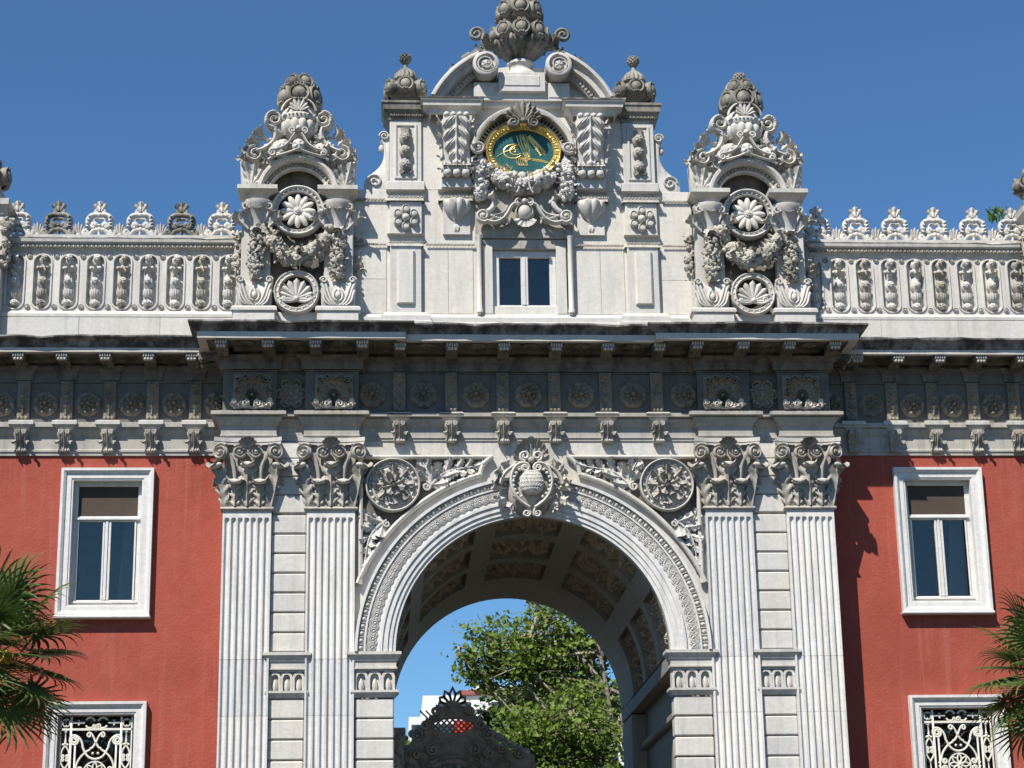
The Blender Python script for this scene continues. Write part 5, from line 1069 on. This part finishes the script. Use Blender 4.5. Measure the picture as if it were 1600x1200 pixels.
for s in (-1, 1):
    side = ('left', 'right')[s > 0]
    wing = thing('palace_wing', 'red rendered wing with white windows and stone parapet, %s of the marble gate' % side, 'building', (s*8.5, WY, 0), 'red wings of the palace')
    X0, X1 = 4.865, 12.5
    wz = [(7.88, 9.94, 6.18, 7.33), (3.9, 6.20, 6.17, 7.40)]            # openings: z0, z1, |x0|, |x1|
    B = MB(); zs = [0, 3.9, 6.20, 7.88, 9.94, 10.4]
    for i in range(5):
        if i in (1, 3): o = wz[1] if i == 1 else wz[0]; segs = [(X0, o[2]), (o[3], X1)]
        else: segs = [(X0, X1)]
        for a_, b_ in segs: V, F = cbox(*sorted((s*a_, s*b_)), WY, WY+.5, zs[i], zs[i+1], .0005); B.add(V, F)
    ob('wall', mk(B, 'red', 0), 'm', wing)
    ob('back_wall', mk(cbox(*sorted((s*X0, s*X1)), 5.5, 6.9, 0, 12.1, .01), 'red', 0), 'm', wing); ob('roof', mk(cbox(*sorted((s*4.95, s*X1)), .9, 6.9, 11.9, 12.1), 'marble', 0), 'm', wing)
    ob('interior', mk(MB().add(*cbox(*sorted((s*5.1, s*12)), 2.4, 2.5, 3, 11)).add(*cbox(*sorted((s*5.1, s*12)), 1.14, 2.4, 6.9, 7.0)).add(*cbox(*sorted((s*5.2, s*5.3)), 1.14, 2.4, 3, 11)).add(*cbox(*sorted((s*8.3, s*8.4)), 1.14, 2.4, 3, 11)), 'room', 0), 'm', wing)
    # windows
    for wi, (z0, z1, a_, b_) in enumerate(wz):
        x0, x1 = sorted((s*a_, s*b_)); wn = ob('window', mk(frame_rect(MB(), x0+.03, x1-.03, z0+.02, z1-.02, WY, .19, .11), 'white', 25), 'm', wing)
        ob('sill', mk(cbox(x0-.18, x1+.18, WY-.15, WY+.1, z0-.21, z0-.165, .012), 'white', 30), 'm', wn)
        c_ = (x0+x1)/2; B = MB(); yy = WY+.13
        if wi == 0:
            zm = z1-.58
            for q in ((x0+.02, x0+.10, z0, z1), (x1-.10, x1-.02, z0, z1), (x0+.1, x1-.1, z1-.09, z1), (x0+.1, x1-.1, z0, z0+.12), (x0+.1, x1-.1, zm-.09, zm), (c_-.065, c_+.065, z0+.12, zm-.09)): B.add(*cbox(q[0], q[1], yy-.03, yy+.05, q[2], q[3], .008))
            B.add(*cbox(c_-.02, c_+.02, yy-.05, yy-.028, z0+.12, zm-.09, .005)); B.add(*cbox(x0+.06, x1-.06, yy-.07, yy-.03, zm-.07, zm-.03, .008)); B.add(*cbox(x0+.06, x1-.06, yy-.08, yy-.03, z0+.06, z0+.10, .008))
            for q in (x0+.10, x1-.14, c_-.065-.0, c_+.035): B.add(*cbox(q, q+.03, yy-.042, yy-.03, z0+.12, zm-.09, .004))
            ob('sash', mk(B, 'white', 30), 'm', wn)
            ob('pane', mk(cbox(x0+.1, c_-.065, yy+.01, yy+.016, z0+.12, zm-.09, .001), 'glass', 0), 'm', wn); ob('pane', mk(cbox(c_+.065, x1-.1, yy+.01, yy+.016, z0+.12, zm-.09, .001), 'glass', 0), 'm', wn)
            ob('blind', mk(cbox(x0+.03, x1-.03, yy-.005, yy+.005, zm-.05, z1+.05, .002), 'blind', 0), 'm', wn)
            V = [(x1-.13-.30*q/24*(1-.35*z_), yy+.22+.025*sin(q*1.6), z0+(zm-z0)*z_) for z_ in (0, .5, 1) for q in range(25)]; ob('curtain', mk((V, grid_faces(3, 25)), 'curtain', 60), 'm', wn)
        else:
            grille(wn, c_, z0+.02, z1-.05, (x1-x0)/2-.06, WY+.05)
            ob('pane', mk(cbox(x0+.02, x1-.02, WY+.34, WY+.35, z0, z1, .001), 'glass', 0), 'm', wn)
    # entablature: path runs with the face to the front
    def pth(y): return [(-12.5, y), (-4.9, y)] if s < 0 else [(4.9, y), (12.5, y)]
    en = ob('architrave', mk(sweep([(-.2, 10.33), (.03, 10.33), (.03, 10.37), (.05, 10.39), (.05, 10.42), (.03, 10.44), (.03, 10.64), (.05, 10.66), (.09, 10.74), (.09, 10.77), (.15, 10.78), (.15, 10.85), (.1, 10.87), (-.2, 10.87)], pth(WY)), 'marble_arch', 25), 'm', wing)
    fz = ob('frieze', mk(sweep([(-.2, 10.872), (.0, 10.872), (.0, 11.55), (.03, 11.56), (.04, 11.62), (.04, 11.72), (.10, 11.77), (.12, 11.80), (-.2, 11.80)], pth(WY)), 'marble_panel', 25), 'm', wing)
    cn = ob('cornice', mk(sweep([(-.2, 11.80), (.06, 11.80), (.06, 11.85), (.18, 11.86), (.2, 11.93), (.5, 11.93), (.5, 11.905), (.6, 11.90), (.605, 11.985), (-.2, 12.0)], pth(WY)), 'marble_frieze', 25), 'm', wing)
    ob('corona', mk(sweep([(.5, 11.90), (.63, 11.892), (.635, 11.965), (.5, 11.97)], pth(WY)), 'marble', 25), 'm', cn); ob('cyma', mk(chipped([(-.2, 12.0), (.62, 11.967), (.645, 12.0), (.66, 12.04), (.70, 12.08), (.745, 12.095), (.76, 12.115), (.76, 12.14), (.7, 12.145), (-.2, 12.15)], pth(WY)), 'soot', 25), 'm', cn)
    for k in range(6):
        x = s*(5.40+.69*k)
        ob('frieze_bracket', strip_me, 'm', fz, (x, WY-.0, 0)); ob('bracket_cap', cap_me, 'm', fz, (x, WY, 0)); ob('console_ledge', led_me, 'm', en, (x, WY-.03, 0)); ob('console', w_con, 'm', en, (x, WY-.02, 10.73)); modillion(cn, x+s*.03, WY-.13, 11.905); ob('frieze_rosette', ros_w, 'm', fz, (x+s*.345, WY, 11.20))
    ob('frieze_rosette', ros_w, 'm', fz, (s*5.06, WY, 11.20))
    # parapet
    pa = ob('parapet', mk(MB().add(*cbox(*sorted((s*4.68, s*8.66)), .80, 1.2, 12.1, 13.9, .006)).add(*cbox(*sorted((s*4.68, s*8.66)), .64, .9, 12.1, 12.70, .006)), 'marble_clean', 30), 'm', wing)
    for k in range(3): ob('plinth_slab', mk(cbox(*sorted((s*(4.7+1.32*k), s*(6.016+1.32*k))), .628, .66, 12.12, 12.69, .004), 'marble_clean', 30), 'm', pa)
    P = [(-8.66, .70), (-4.66, .70)] if s < 0 else [(4.66, .70), (8.66, .70)]
    ob('base_moulding', mk(sweep([(-.1, 12.70), (.075, 12.70), (.08, 12.75), (.05, 12.79), (.01, 12.82), (-.1, 12.82)], P), 'marble_clean', 25), 'm', pa)
    ra = ob('rail', mk(sweep([(-.3, 13.84), (.0, 13.84), (.02, 13.86), (.03, 13.90), (.06, 13.92), (.06, 13.965), (.09, 13.98), (.12, 14.0), (.13, 14.055), (.12, 14.07), (.05, 14.075), (.05, 14.15), (-.3, 14.15)], P), 'marble', 25), 'm', pa)
    B = MB(); eggs(B, *sorted((s*4.7, s*8.64)), .075, .632, 13.935, .028, .032); ob('egg_and_dart', mk(B, 'marble_carved'), 'm', ra, kind='stuff')
    ob('lichen_line', mk(chipped([(.052, 14.08), (.124, 14.074), (.134, 14.056), (.1, 14.03)], P, 3, .3, .004), 'soot', 25), 'm', ra)
    for k in range(9):
        x = s*(4.93+niche_w*k); ob('parapet_panel', tile_me, 'm', pa, (x, .70, 0)); ob('baluster', bal_variants[(k*2+(s > 0)) % 3], 'm', pa, (x, .735, 0), (0, 0, rnd.uniform(-.3, .3)), (1, 1, 1))
    for k in range(6):
        x = s*(5.06+.68*k); ob('cresting', cre_me if (k*5+s) % 4 in (1, 2) else cre_old if k % 3 == 1 else cre_me, 'm', pa, (x, .80, 14.15))
        if k < 5: ob('cresting_fan', cre_fan, 'm', pa, (x+s*.34, .80, 14.15))
    # pier at the outer end of the parapet
    pe = ob('wing_pier', mk(MB().add(*cbox(*sorted((s*8.62, s*9.5)), .45, 1.3, 12.1, 14.4, .01)), 'marble', 30), 'm', wing)
    xa, xb = sorted((s*8.66, s*9.5)); ob('pier_cap', mk(sweep([(0, 14.4), (.03, 14.42), (.06, 14.52), (.12, 14.56), (.13, 14.66), (0, 14.68)], [(xa, 1.3), (xa, .45), (xb, .45), (xb, 1.3)]), 'marble', 25), 'm', pe)
    B = MB()
    for k in range(4): B.add(*leaf(.32, .16, 1.0, .4, 3, 12, 7, .15), roty(-.5+.33*k), (s*(8.75+.2*k), .42, 14.64))
    B.add(*cbox(*sorted((s*8.72, s*9.4)), .5, 1.2, 14.66, 14.95, .02)); cluster(B, [(s*8.60, 14.35), (s*8.58, 14.1), (s*8.6, 13.8), (s*8.62, 13.5)], .09, 50, .06, 1.2, 77, .5); ob('pier_carving', mk(B, 'marble_carved', 60), 'm', pe)
# weed on the right parapet
t_ = thing('parapet_weed', 'small green weed growing out of the parapet at the right edge', 'plant', (8.28, .9, 14.6)); B = MB()
for k in range(40): B.add(*leaf(.14, .05, .8, .2, 1, 5, 3, .4), rotz(rnd.uniform(0, 6.3)) @ rotx(rnd.uniform(-.9, .3)), (rnd.uniform(-.16, .16), rnd.uniform(-.05, .05), rnd.uniform(-.05, .16)))
ob('leaves', mk(B, 'weed', 0), 'm', t_, (8.28, .9, 14.6)); ob('stem', mk(tube3([(0, 0, -.3), (.02, 0, 0), (0, 0, .15)], [.01, .008, .004], 5), 'bark'), 'm', t_, (8.28, .9, 14.6))

# ================================================================== PALMS
def frond_geo(seed, R=.75, n=25):
    R_ = random.Random(seed); B = MB(); V = []; F = []
    for k in range(n):
        a = -2.35+4.7*k/(n-1)+R_.uniform(-.03, .03); L = R*(.78+.22*cos(a*.6))*R_.uniform(.9, 1.05); drp = R_.uniform(.25, .6); m_ = 8; o = len(V); pw = .024
        for i in range(m_):
            t_ = i/(m_-1); r = .04+L*t_; bend = drp*max(0, t_-.45)**2*L*1.8; wd = pw*(1 if t_ < .4 else (1-((t_-.4)/.6)**1.6))*(.35+.65*min(1, t_*4)); x, z = r*sin(a), r*cos(a); tx, tz = cos(a), -sin(a)
            fold = .35*wd; V += [(x-tx*wd, bend*.6+fold, z-tz*wd-bend*.7), (x, bend*.6, z-bend*.7), (x+tx*wd, bend*.6+fold, z+tz*wd*-1*-1-bend*.7)]
        for i in range(m_-1):
            for q in (0, 1): F.append((o+3*i+q, o+3*i+q+1, o+3*i+4+q, o+3*i+3+q))
    return np.array(V), F
fr_me = [mk(frond_geo(k), 'palm', 0) for k in range(4)]
def palm(lab, base, H, seed, n=34, size=1.0, flowers=True):
    t_ = thing('palm_tree', lab, 'palm tree', (base[0], base[1], 0), 'fan palms before the wings'); R_ = random.Random(seed)
    P = [(0, 0, H*i/14) for i in range(15)]; B = MB().add(*tube3([(x+.03*sin(z), y, z) for x, y, z in P], [.085+.02*(i % 2) for i in range(15)], 12))
    for k in range(90): z = R_.uniform(.3, H); a = R_.uniform(0, 6.28); B.add(*leaf(.3, .1, .6, .3, 1, 5, 3, .5), rotz(a), (.08*sin(a), -.08*cos(a), z-.25))
    ob('trunk', mk(B, 'palm_trunk'), 'm', t_, (base[0], base[1], 0))
    for k in range(n):
        az = k*2.39996+R_.uniform(-.2, .2); el = 1.35-2.1*(k/(n-1))+R_.uniform(-.1, .1); L = R_.uniform(.55, .75)*size
        d = np.array([sin(az)*cos(el), -cos(az)*cos(el), sin(el)]); p0 = np.array([0, 0, H-.1-.35*(k/n)]); pts = [p0+d*L*q-np.array([0, 0, .10*L*q*q]) for q in np.linspace(0, 1, 6)]
        tip = pts[-1]; fr = ob('frond', fr_me[k % 4], 'm', t_, (base[0]+tip[0], base[1]+tip[1], tip[2]), sc=(size*R_.uniform(.85, 1.1),)*3)
        dz = Vector(d)-Vector((0, 0, .25)); dz.normalize(); nrm = Vector((0, 0, 1))-dz*dz.z
        if nrm.length < .05: nrm = Vector((0, 1, 0))
        nrm.normalize(); xx = nrm.cross(dz)*-1; fr.rotation_euler = Matrix(((xx.x, -nrm.x, dz.x), (xx.y, -nrm.y, dz.y), (xx.z, -nrm.z, dz.z))).to_euler()
        st = ob('petiole', mk(tube3(pts, [.016-.001*q for q in range(6)], 5), 'palm'), 'm', t_, (base[0], base[1], 0))
    if flowers:
        B = MB()
        for k in range(160): a = R_.uniform(-.6, .6); r = R_.uniform(.1, .5); B.add(*BALL, None, (r*sin(a)+.15, -r*.8, H-.15-r*.4+R_.uniform(-.05, .05)), R_.uniform(.015, .03))
        ob('flower_cluster', mk(B, 'palm_flower'), 'm', t_, (base[0], base[1], 0))
palm('fan palm with dark green fronds in front of the left window', (-7.74, -3.0, 0), 6.74, 3, 30, 1.12)
palm('fan palm reaching in at the lower right corner', (7.38, -2.1, 0), 6.55, 9, 27, 1.0, False)

# ================================================================== BEHIND THE ARCH
# carved crest of the inner gate
ct = thing('gate_crest', 'dark carved crest with pierced lattice and palmette seen through the arch', 'gate', (-.95, 8.6, 0))
cx, cy = -.98, 8.6
def outl(): 
    half = [(0, 7.45), (.15, 7.40), (.28, 7.26), (.38, 7.20), (.46, 7.08), (.60, 7.0), (.66, 6.86), (.76, 6.76), (.86, 6.62), (1.0, 6.52), (1.2, 6.44), (1.45, 6.42), (1.6, 6.38), (1.6, 3)]
    return half
hf = outl(); poly = [(x, z) for x, z in hf]+[(-x, z) for x, z in hf[::-1][:-1]]
# body pieces leave the lattice eye open
B = MB()
eye = [(.40*cos(2*pi*i/24), 6.98+.15*sin(2*pi*i/24)) for i in range(24)]
L_ = len(hf)
out_pts = []
for i in range(24):
    a = 2*pi*i/24; dx, dz = cos(a), sin(a); best = None
    for j in range(len(poly)):
        (x1, z1), (x2, z2) = poly[j], poly[(j+1) % len(poly)]; ex, ez = x2-x1, z2-z1; den = dx*ez-dz*ex
        if abs(den) < 1e-9: continue
        t_ = ((x1)*ez-(z1-6.98)*ex)/den; u = ((x1)*dz-(z1-6.98)*dx)/den
        if t_ > 0 and 0 <= u <= 1 and (best is None or t_ < best): best = t_
    best = min(best or .5, .66); out_pts.append((dx*best, 6.98+dz*best))
V = [(x, 0, z) for x, z in eye]+[(x, 0, z) for x, z in out_pts]+[(x, .25, z) for x, z in eye]+[(x, .25, z) for x, z in out_pts]
F = []
for i in range(24): j = (i+1) % 24; F += [(i, j, 24+j, 24+i), (48+i, 72+i, 72+j, 48+j), (i, 48+i, 48+j, j), (24+i, 24+j, 72+j, 72+i)]
B.add(V, F); lo = [(-1.6, 3), (1.6, 3), (1.6, 6.38), (1.45, 6.42), (1.2, 6.44), (1.0, 6.52), (.86, 6.62), (.76, 6.76), (.6, 6.80), (.4, 6.72), (0, 6.70), (-.4, 6.72), (-.6, 6.80), (-.76, 6.76), (-.86, 6.62), (-1.0, 6.52), (-1.2, 6.44), (-1.45, 6.42), (-1.6, 6.38)]; B.add(*prism(lo, .01, .24))
B.add(*prism([(-.22, 7.2), (.22, 7.2), (.2, 7.36), (-.2, 7.36)], .01, .22))
cr = ob('crest_body', mk(B, 'dark_wood', 30), 'm', ct, (cx, cy, 0))
B = MB()
for k in range(7): a = -.9+.3*k; B.add(*ptube(bez([(-.3, -.3), (0, 0), (.3, .3)], 4), 0, .018, .02, 5), None, (a*.38, .1, 6.98)); B.add(*ptube(bez([(.3, -.3), (0, 0), (-.3, .3)], 4), 0, .018, .02, 5), None, (a*.38, .1, 6.98))
ob('lattice', mk(B, 'dark_wood'), 'm', ct, (cx, cy, 0))
for k in range(7):
    a = (k-3)*.46; l = .42-.04*abs(k-3)
    pts = [(0, .06), (.07, .2), (.075, .28), (.0, l), (-.075, .28), (-.07, .2)]; B = MB()
    out = [(x, z) for x, z in pts]; inn = [(x*.42, .12+(z-.06)*.62) for x, z in pts]; V = [(x, 0, z) for x, z in out]+[(x, 0, z) for x, z in inn]+[(x, .1, z) for x, z in out]+[(x, .1, z) for x, z in inn]; F = []
    for i in range(6): j = (i+1) % 6; F += [(i, j, 6+j, 6+i), (12+i, 18+i, 18+j, 12+j), (i, 12+i, 12+j, j), (6+i, 6+j, 18+j, 18+i)]
    B.add(V, F, roty(a), (0, 0, 0)); ob('palmette_petal', mk(B, 'dark_wood', 30), 'm', ct, (cx, cy+.05, 7.34))
B = MB()
for s in (-1, 1):
    for (x, z, r, d) in ((.54, 6.98, .10, 1), (.70, 6.78, .11, 1), (.95, 6.52, .11, -1), (1.3, 6.42, .11, 1), (.34, 7.26, .09, 1), (.4, 6.5, .12, -1), (.7, 6.42, .1, 1)): B.add(*ptube(spiral((s*x, z), r, .02, pi/2, s*d*1.5), -.03, .036, .07, 6))
    for k in range(26): B.add(*leaf(.20, .12, 1.5, .3, 3, 8, 5, .5), roty(s*rnd.uniform(0, 2.4)), (s*rnd.uniform(.2, 1.3), -.0, rnd.uniform(6.0, 6.45)))
    for k in range(9): t_ = k/8; B.add(*BALL, None, (s*(.42+1.0*t_), .1, 7.12-.70*t_**.8+.03), rnd.uniform(.05, .09))
B.add(*arc_sweep([(.62, 0), (.66, -.06), (.72, -.06), (.74, 0)], (0, 5.6), .1, pi-.1, 30)); B.add(*arc_sweep([(.8, 0), (.82, -.03), (.84, 0)], (0, 5.6), .1, pi-.1, 30)); cluster(B, [(-.4, 6.0), (0, 6.1), (.4, 6.0)], .12, 40, .07, 1, 5, .02); ob('carving', mk(B, 'dark_wood', 60), 'm', cr, (cx, cy, 0))
for s, lab in ((-1, 'dark carved gate post at the left inside the arch'), (1, 'dark carved gate post at the right inside the arch')):
    t_ = thing('gate_post', lab, 'post', (s*2.1+.08, 7.25, 0)); loc = (s*2.1+.08+(.28 if s > 0 else -.12), 7.25, 0)
    ht = 7.55 if s > 0 else 6.75
    ob('shaft', mk(MB().add(*lathe([(.2, 0), (.2, 5.2), (.15, 5.4), (.19, 5.6), (.15, 6.0), (.18, 6.3), (.15, 6.5), (.17, ht-.3), (.2, ht-.1)], 12, lambda a, q: 1+.1*cos(6*a))), 'dark_wood'), 'm', t_, loc); ob('cap', mk(MB().add(*cbox(-.22, .22, -.2, .2, ht-.12, ht, .02)), 'dark_wood', 30), 'm', t_, loc)
    B = MB(); cluster(B, [(0, 5.4), (0, 6), (0, 6.5), (0, ht-.2)], .16, 60, .07, 1, 3+s, -.05); ob('carving', mk(B, 'dark_wood', 60), 'm', t_, loc)
# red cloth behind the lattice
t_ = thing('red_flag', 'small red flag glimpsed behind the dark lattice crest', 'flag', (-.3, 12, 0)); V = [(-.30+.6*i/12, .05*sin(i*1.1), 6.55+.55*j/3-.05*i/12) for j in range(4) for i in range(13)]
ob('cloth', mk((V, grid_faces(4, 13)), 'red_flag', 60), 'm', t_, (-.55, 12, .42)); ob('pole', mk(tube3([(.3, 0, 0), (.3, 0, 4), (.3, 0, 7.2)], [.03, .03, .025], 6), 'dark_wood'), 'm', t_, (-.55, 12, .3))
# apartment block
ap = thing('apartment_building', 'white modern apartment block far behind the trees', 'building', (8, 90, 0)); o = (0, 90, 0)
ob('wall', mk(MB().add(*cbox(-.85, 22, 0, 14, 0, 17.8, .02)).add(*cbox(.0, 22, 1, 14, 17.8, 19.2, .02)), 'flat_white', 30), 'm', ap, o)
ob('roof', mk(MB().add(*cbox(2.2, 22.2, .8, 14.2, 19.2, 19.5, .02)), 'flat_roof', 30), 'm', ap, o)
ob('parapet', mk(cbox(3, 22.3, .6, 1, 19.5, 19.7, .02), 'flat_white', 30), 'm', ap, o)
for zf in (2.5, 5.5, 8.5, 11.5, 14.1, 16.6):
    for k in range(6): f = ob('window', mk(cbox(-.7+3.4*k, 2.1+3.4*k, -.03, .2, zf-.3, zf+.75, .02), 'flat_dark', 0), 'm', ap, o)
for k in range(6): ob('window', mk(cbox(.9+3.2*k, 2.9+3.2*k, .96, 1.2, 18.0, 18.8, .02), 'flat_dark', 0), 'm', ap, o)
# --- trees
def tree(name, lab, base, H, trunks, mat, leaf_n, lsize, crown, seed, branches=26, spread=1.0, group=None):
    """trunks: list of polylines; crown: list of (cx, cy, cz, rx, ry, rz) masses that leaves fill in clumps on twigs"""
    t_ = thing(name, lab, 'tree', base, group); R_ = np.random.RandomState(seed); tb = MB(); bx, by, bz = base; ends = []
    for P, r0 in trunks: 
        P = np.array(P, float); q = np.concatenate([bez(P, 12)]); tb.add(*tube3(q, np.linspace(r0, r0*.35, 12), 9)); ends.append(q)
    twigs = []
    for b_ in range(branches):
        q = ends[b_ % len(ends)]; i = R_.randint(4, 12); p0 = q[i]; c_ = crown[R_.randint(len(crown))]; u = R_.normal(size=3); u /= np.linalg.norm(u); tgt = np.array(c_[:3])+u*np.array(c_[3:])*R_.uniform(.5, .95)
        mid = (p0+tgt)/2+R_.normal(size=3)*.25+np.array([0, 0, .3]); pts = bez([p0, mid, tgt], 9); tb.add(*tube3(pts, np.linspace(.07, .012, 9), 5)); 
        for k in range(5):
            j = R_.randint(3, 9); d = R_.normal(size=3)*np.array([1, 1, .6]); e_ = pts[j]+d*.55*spread; tw = bez([pts[j], (pts[j]+e_)/2+R_.normal(size=3)*.08, e_], 5); tb.add(*tube3(tw, np.linspace(.018, .005, 5), 4)); twigs.append(tw)
    ob('trunk', mk(tb, 'bark'), 'm', t_, base)
    # leaves: clumps on the twigs
    cl = np.array([tw[k] for tw in twigs for k in (2, 3, 4)]); n = leaf_n; c_ = cl[R_.randint(len(cl), size=n)]+R_.normal(size=(n, 3))*np.array([.24, .24, .17])*spread
    nr = R_.normal(size=(n, 3))+np.array([0, -.5, .9]); nr /= np.linalg.norm(nr, axis=1)[:, None]; a = np.cross(nr, R_.normal(size=(n, 3))); a /= np.linalg.norm(a, axis=1)[:, None]; b2 = np.cross(nr, a); s_ = lsize*np.clip(R_.lognormal(0, .38, size=(n, 1)), .4, 2.0)
    V = np.empty((n, 5, 3)); V[:, 0] = c_-a*s_*.5; V[:, 1] = c_+b2*s_*.42-a*s_*.1; V[:, 2] = c_+a*s_*.62+nr*s_*.12; V[:, 3] = c_-b2*s_*.42-a*s_*.1; V[:, 4] = c_+nr*s_*-.06
    base_i = np.arange(n)*5; F = np.concatenate([np.stack([base_i, base_i+1, base_i+4], 1), np.stack([base_i+1, base_i+2, base_i+4], 1), np.stack([base_i+2, base_i+3, base_i+4], 1), np.stack([base_i+3, base_i, base_i+4], 1)])
    me = bpy.data.meshes.new('leaves'); me.from_pydata(V.reshape(-1, 3).tolist(), [], F.tolist()); me.materials.append(M[mat]); ob('crown', me, 'm', t_, base, kind=None)
    return t_
tree('plane_tree', 'tall plane tree with pale bark and bright sparse leaves seen through the arch', (3.7, 20, 0), 13, [([(-.2, -.8, 0), (-.1, -.8, 4), (-.15, -.8, 7.5), (-.35, -.8, 9.2), (-.95, -.5, 11.8)], .10), ([(.3, -.7, 0), (.3, -.7, 4), (.30, -.7, 8), (.0, -.4, 12.5)], .085), ([(-.1, -.6, 7), (-.9, -.3, 8.6), (-1.9, 0, 9.7), (-4.1, 0, 10.4)], .06), ([(.0, -.6, 7.6), (-.4, -.3, 9.4), (-1.3, 0, 10.6), (-2.4, 0, 11.6)], .05)], 'leaf_plane', 8200, .105, [(-2.5, 0, 10.75, 1.3, 1.0, .6), (-1.7, .3, 10.5, 1.0, 1.0, .7), (-3.6, 0, 10.2, .8, .6, .5), (-.4, .6, 10.0, .7, 1.0, 1.1), (-3.3, 0, 9.6, .8, .6, .35), (-1.2, .5, 11.3, 1.5, 1.2, .5)], 4, 54, .7)
tree('broad_tree', 'bushy mid green tree filling the lower middle of the arch opening', (2.6, 17.5, 0), 9, [([(0, 0, 0), (.1, 0, 3), (-.2, 0, 6), (-.5, 0, 8.2)], .12)], 'leaf_plane', 10500, .10, [(-.9, 0, 8.1, 1.2, .9, .6), (-1.4, 0, 7.3, 1.2, 1.0, .6), (.3, 0, 8.3, .7, .8, .9), (-.6, 0, 6.6, 1.7, 1.0, .8)], 8, 50, .85)
tree('dark_tree', 'dense dark evergreen between the crest and the plane tree', (2.5, 27, 0), 11, [([(0, 0, 0), (0, 0, 5), (.2, 0, 8), (0, 0, 10.2)], .2)], 'leaf_dark', 24000, .12, [(-.3, 0, 9.9, 1.3, 1.2, .5), (-1.6, 0, 9.4, 1.1, 1.0, .3), (.9, 0, 9.6, 1.2, 1.2, 1.1), (-.3, 0, 8.6, 1.8, 1.4, .8), (-.5, 0, 7.4, 2.2, 1.4, .8)], 12, 60, .6)
tree('small_tree', 'small bright green treetop low at the left of the arch opening', (-1.95, 30, 0), 9, [([(0, 0, 0), (0, 0, 4), (0, 0, 8.6)], .10)], 'leaf_plane', 4000, .10, [(0, 0, 8.9, .35, .4, .3), (.2, 0, 8.2, .5, .5, .5)], 15, 14, .4)
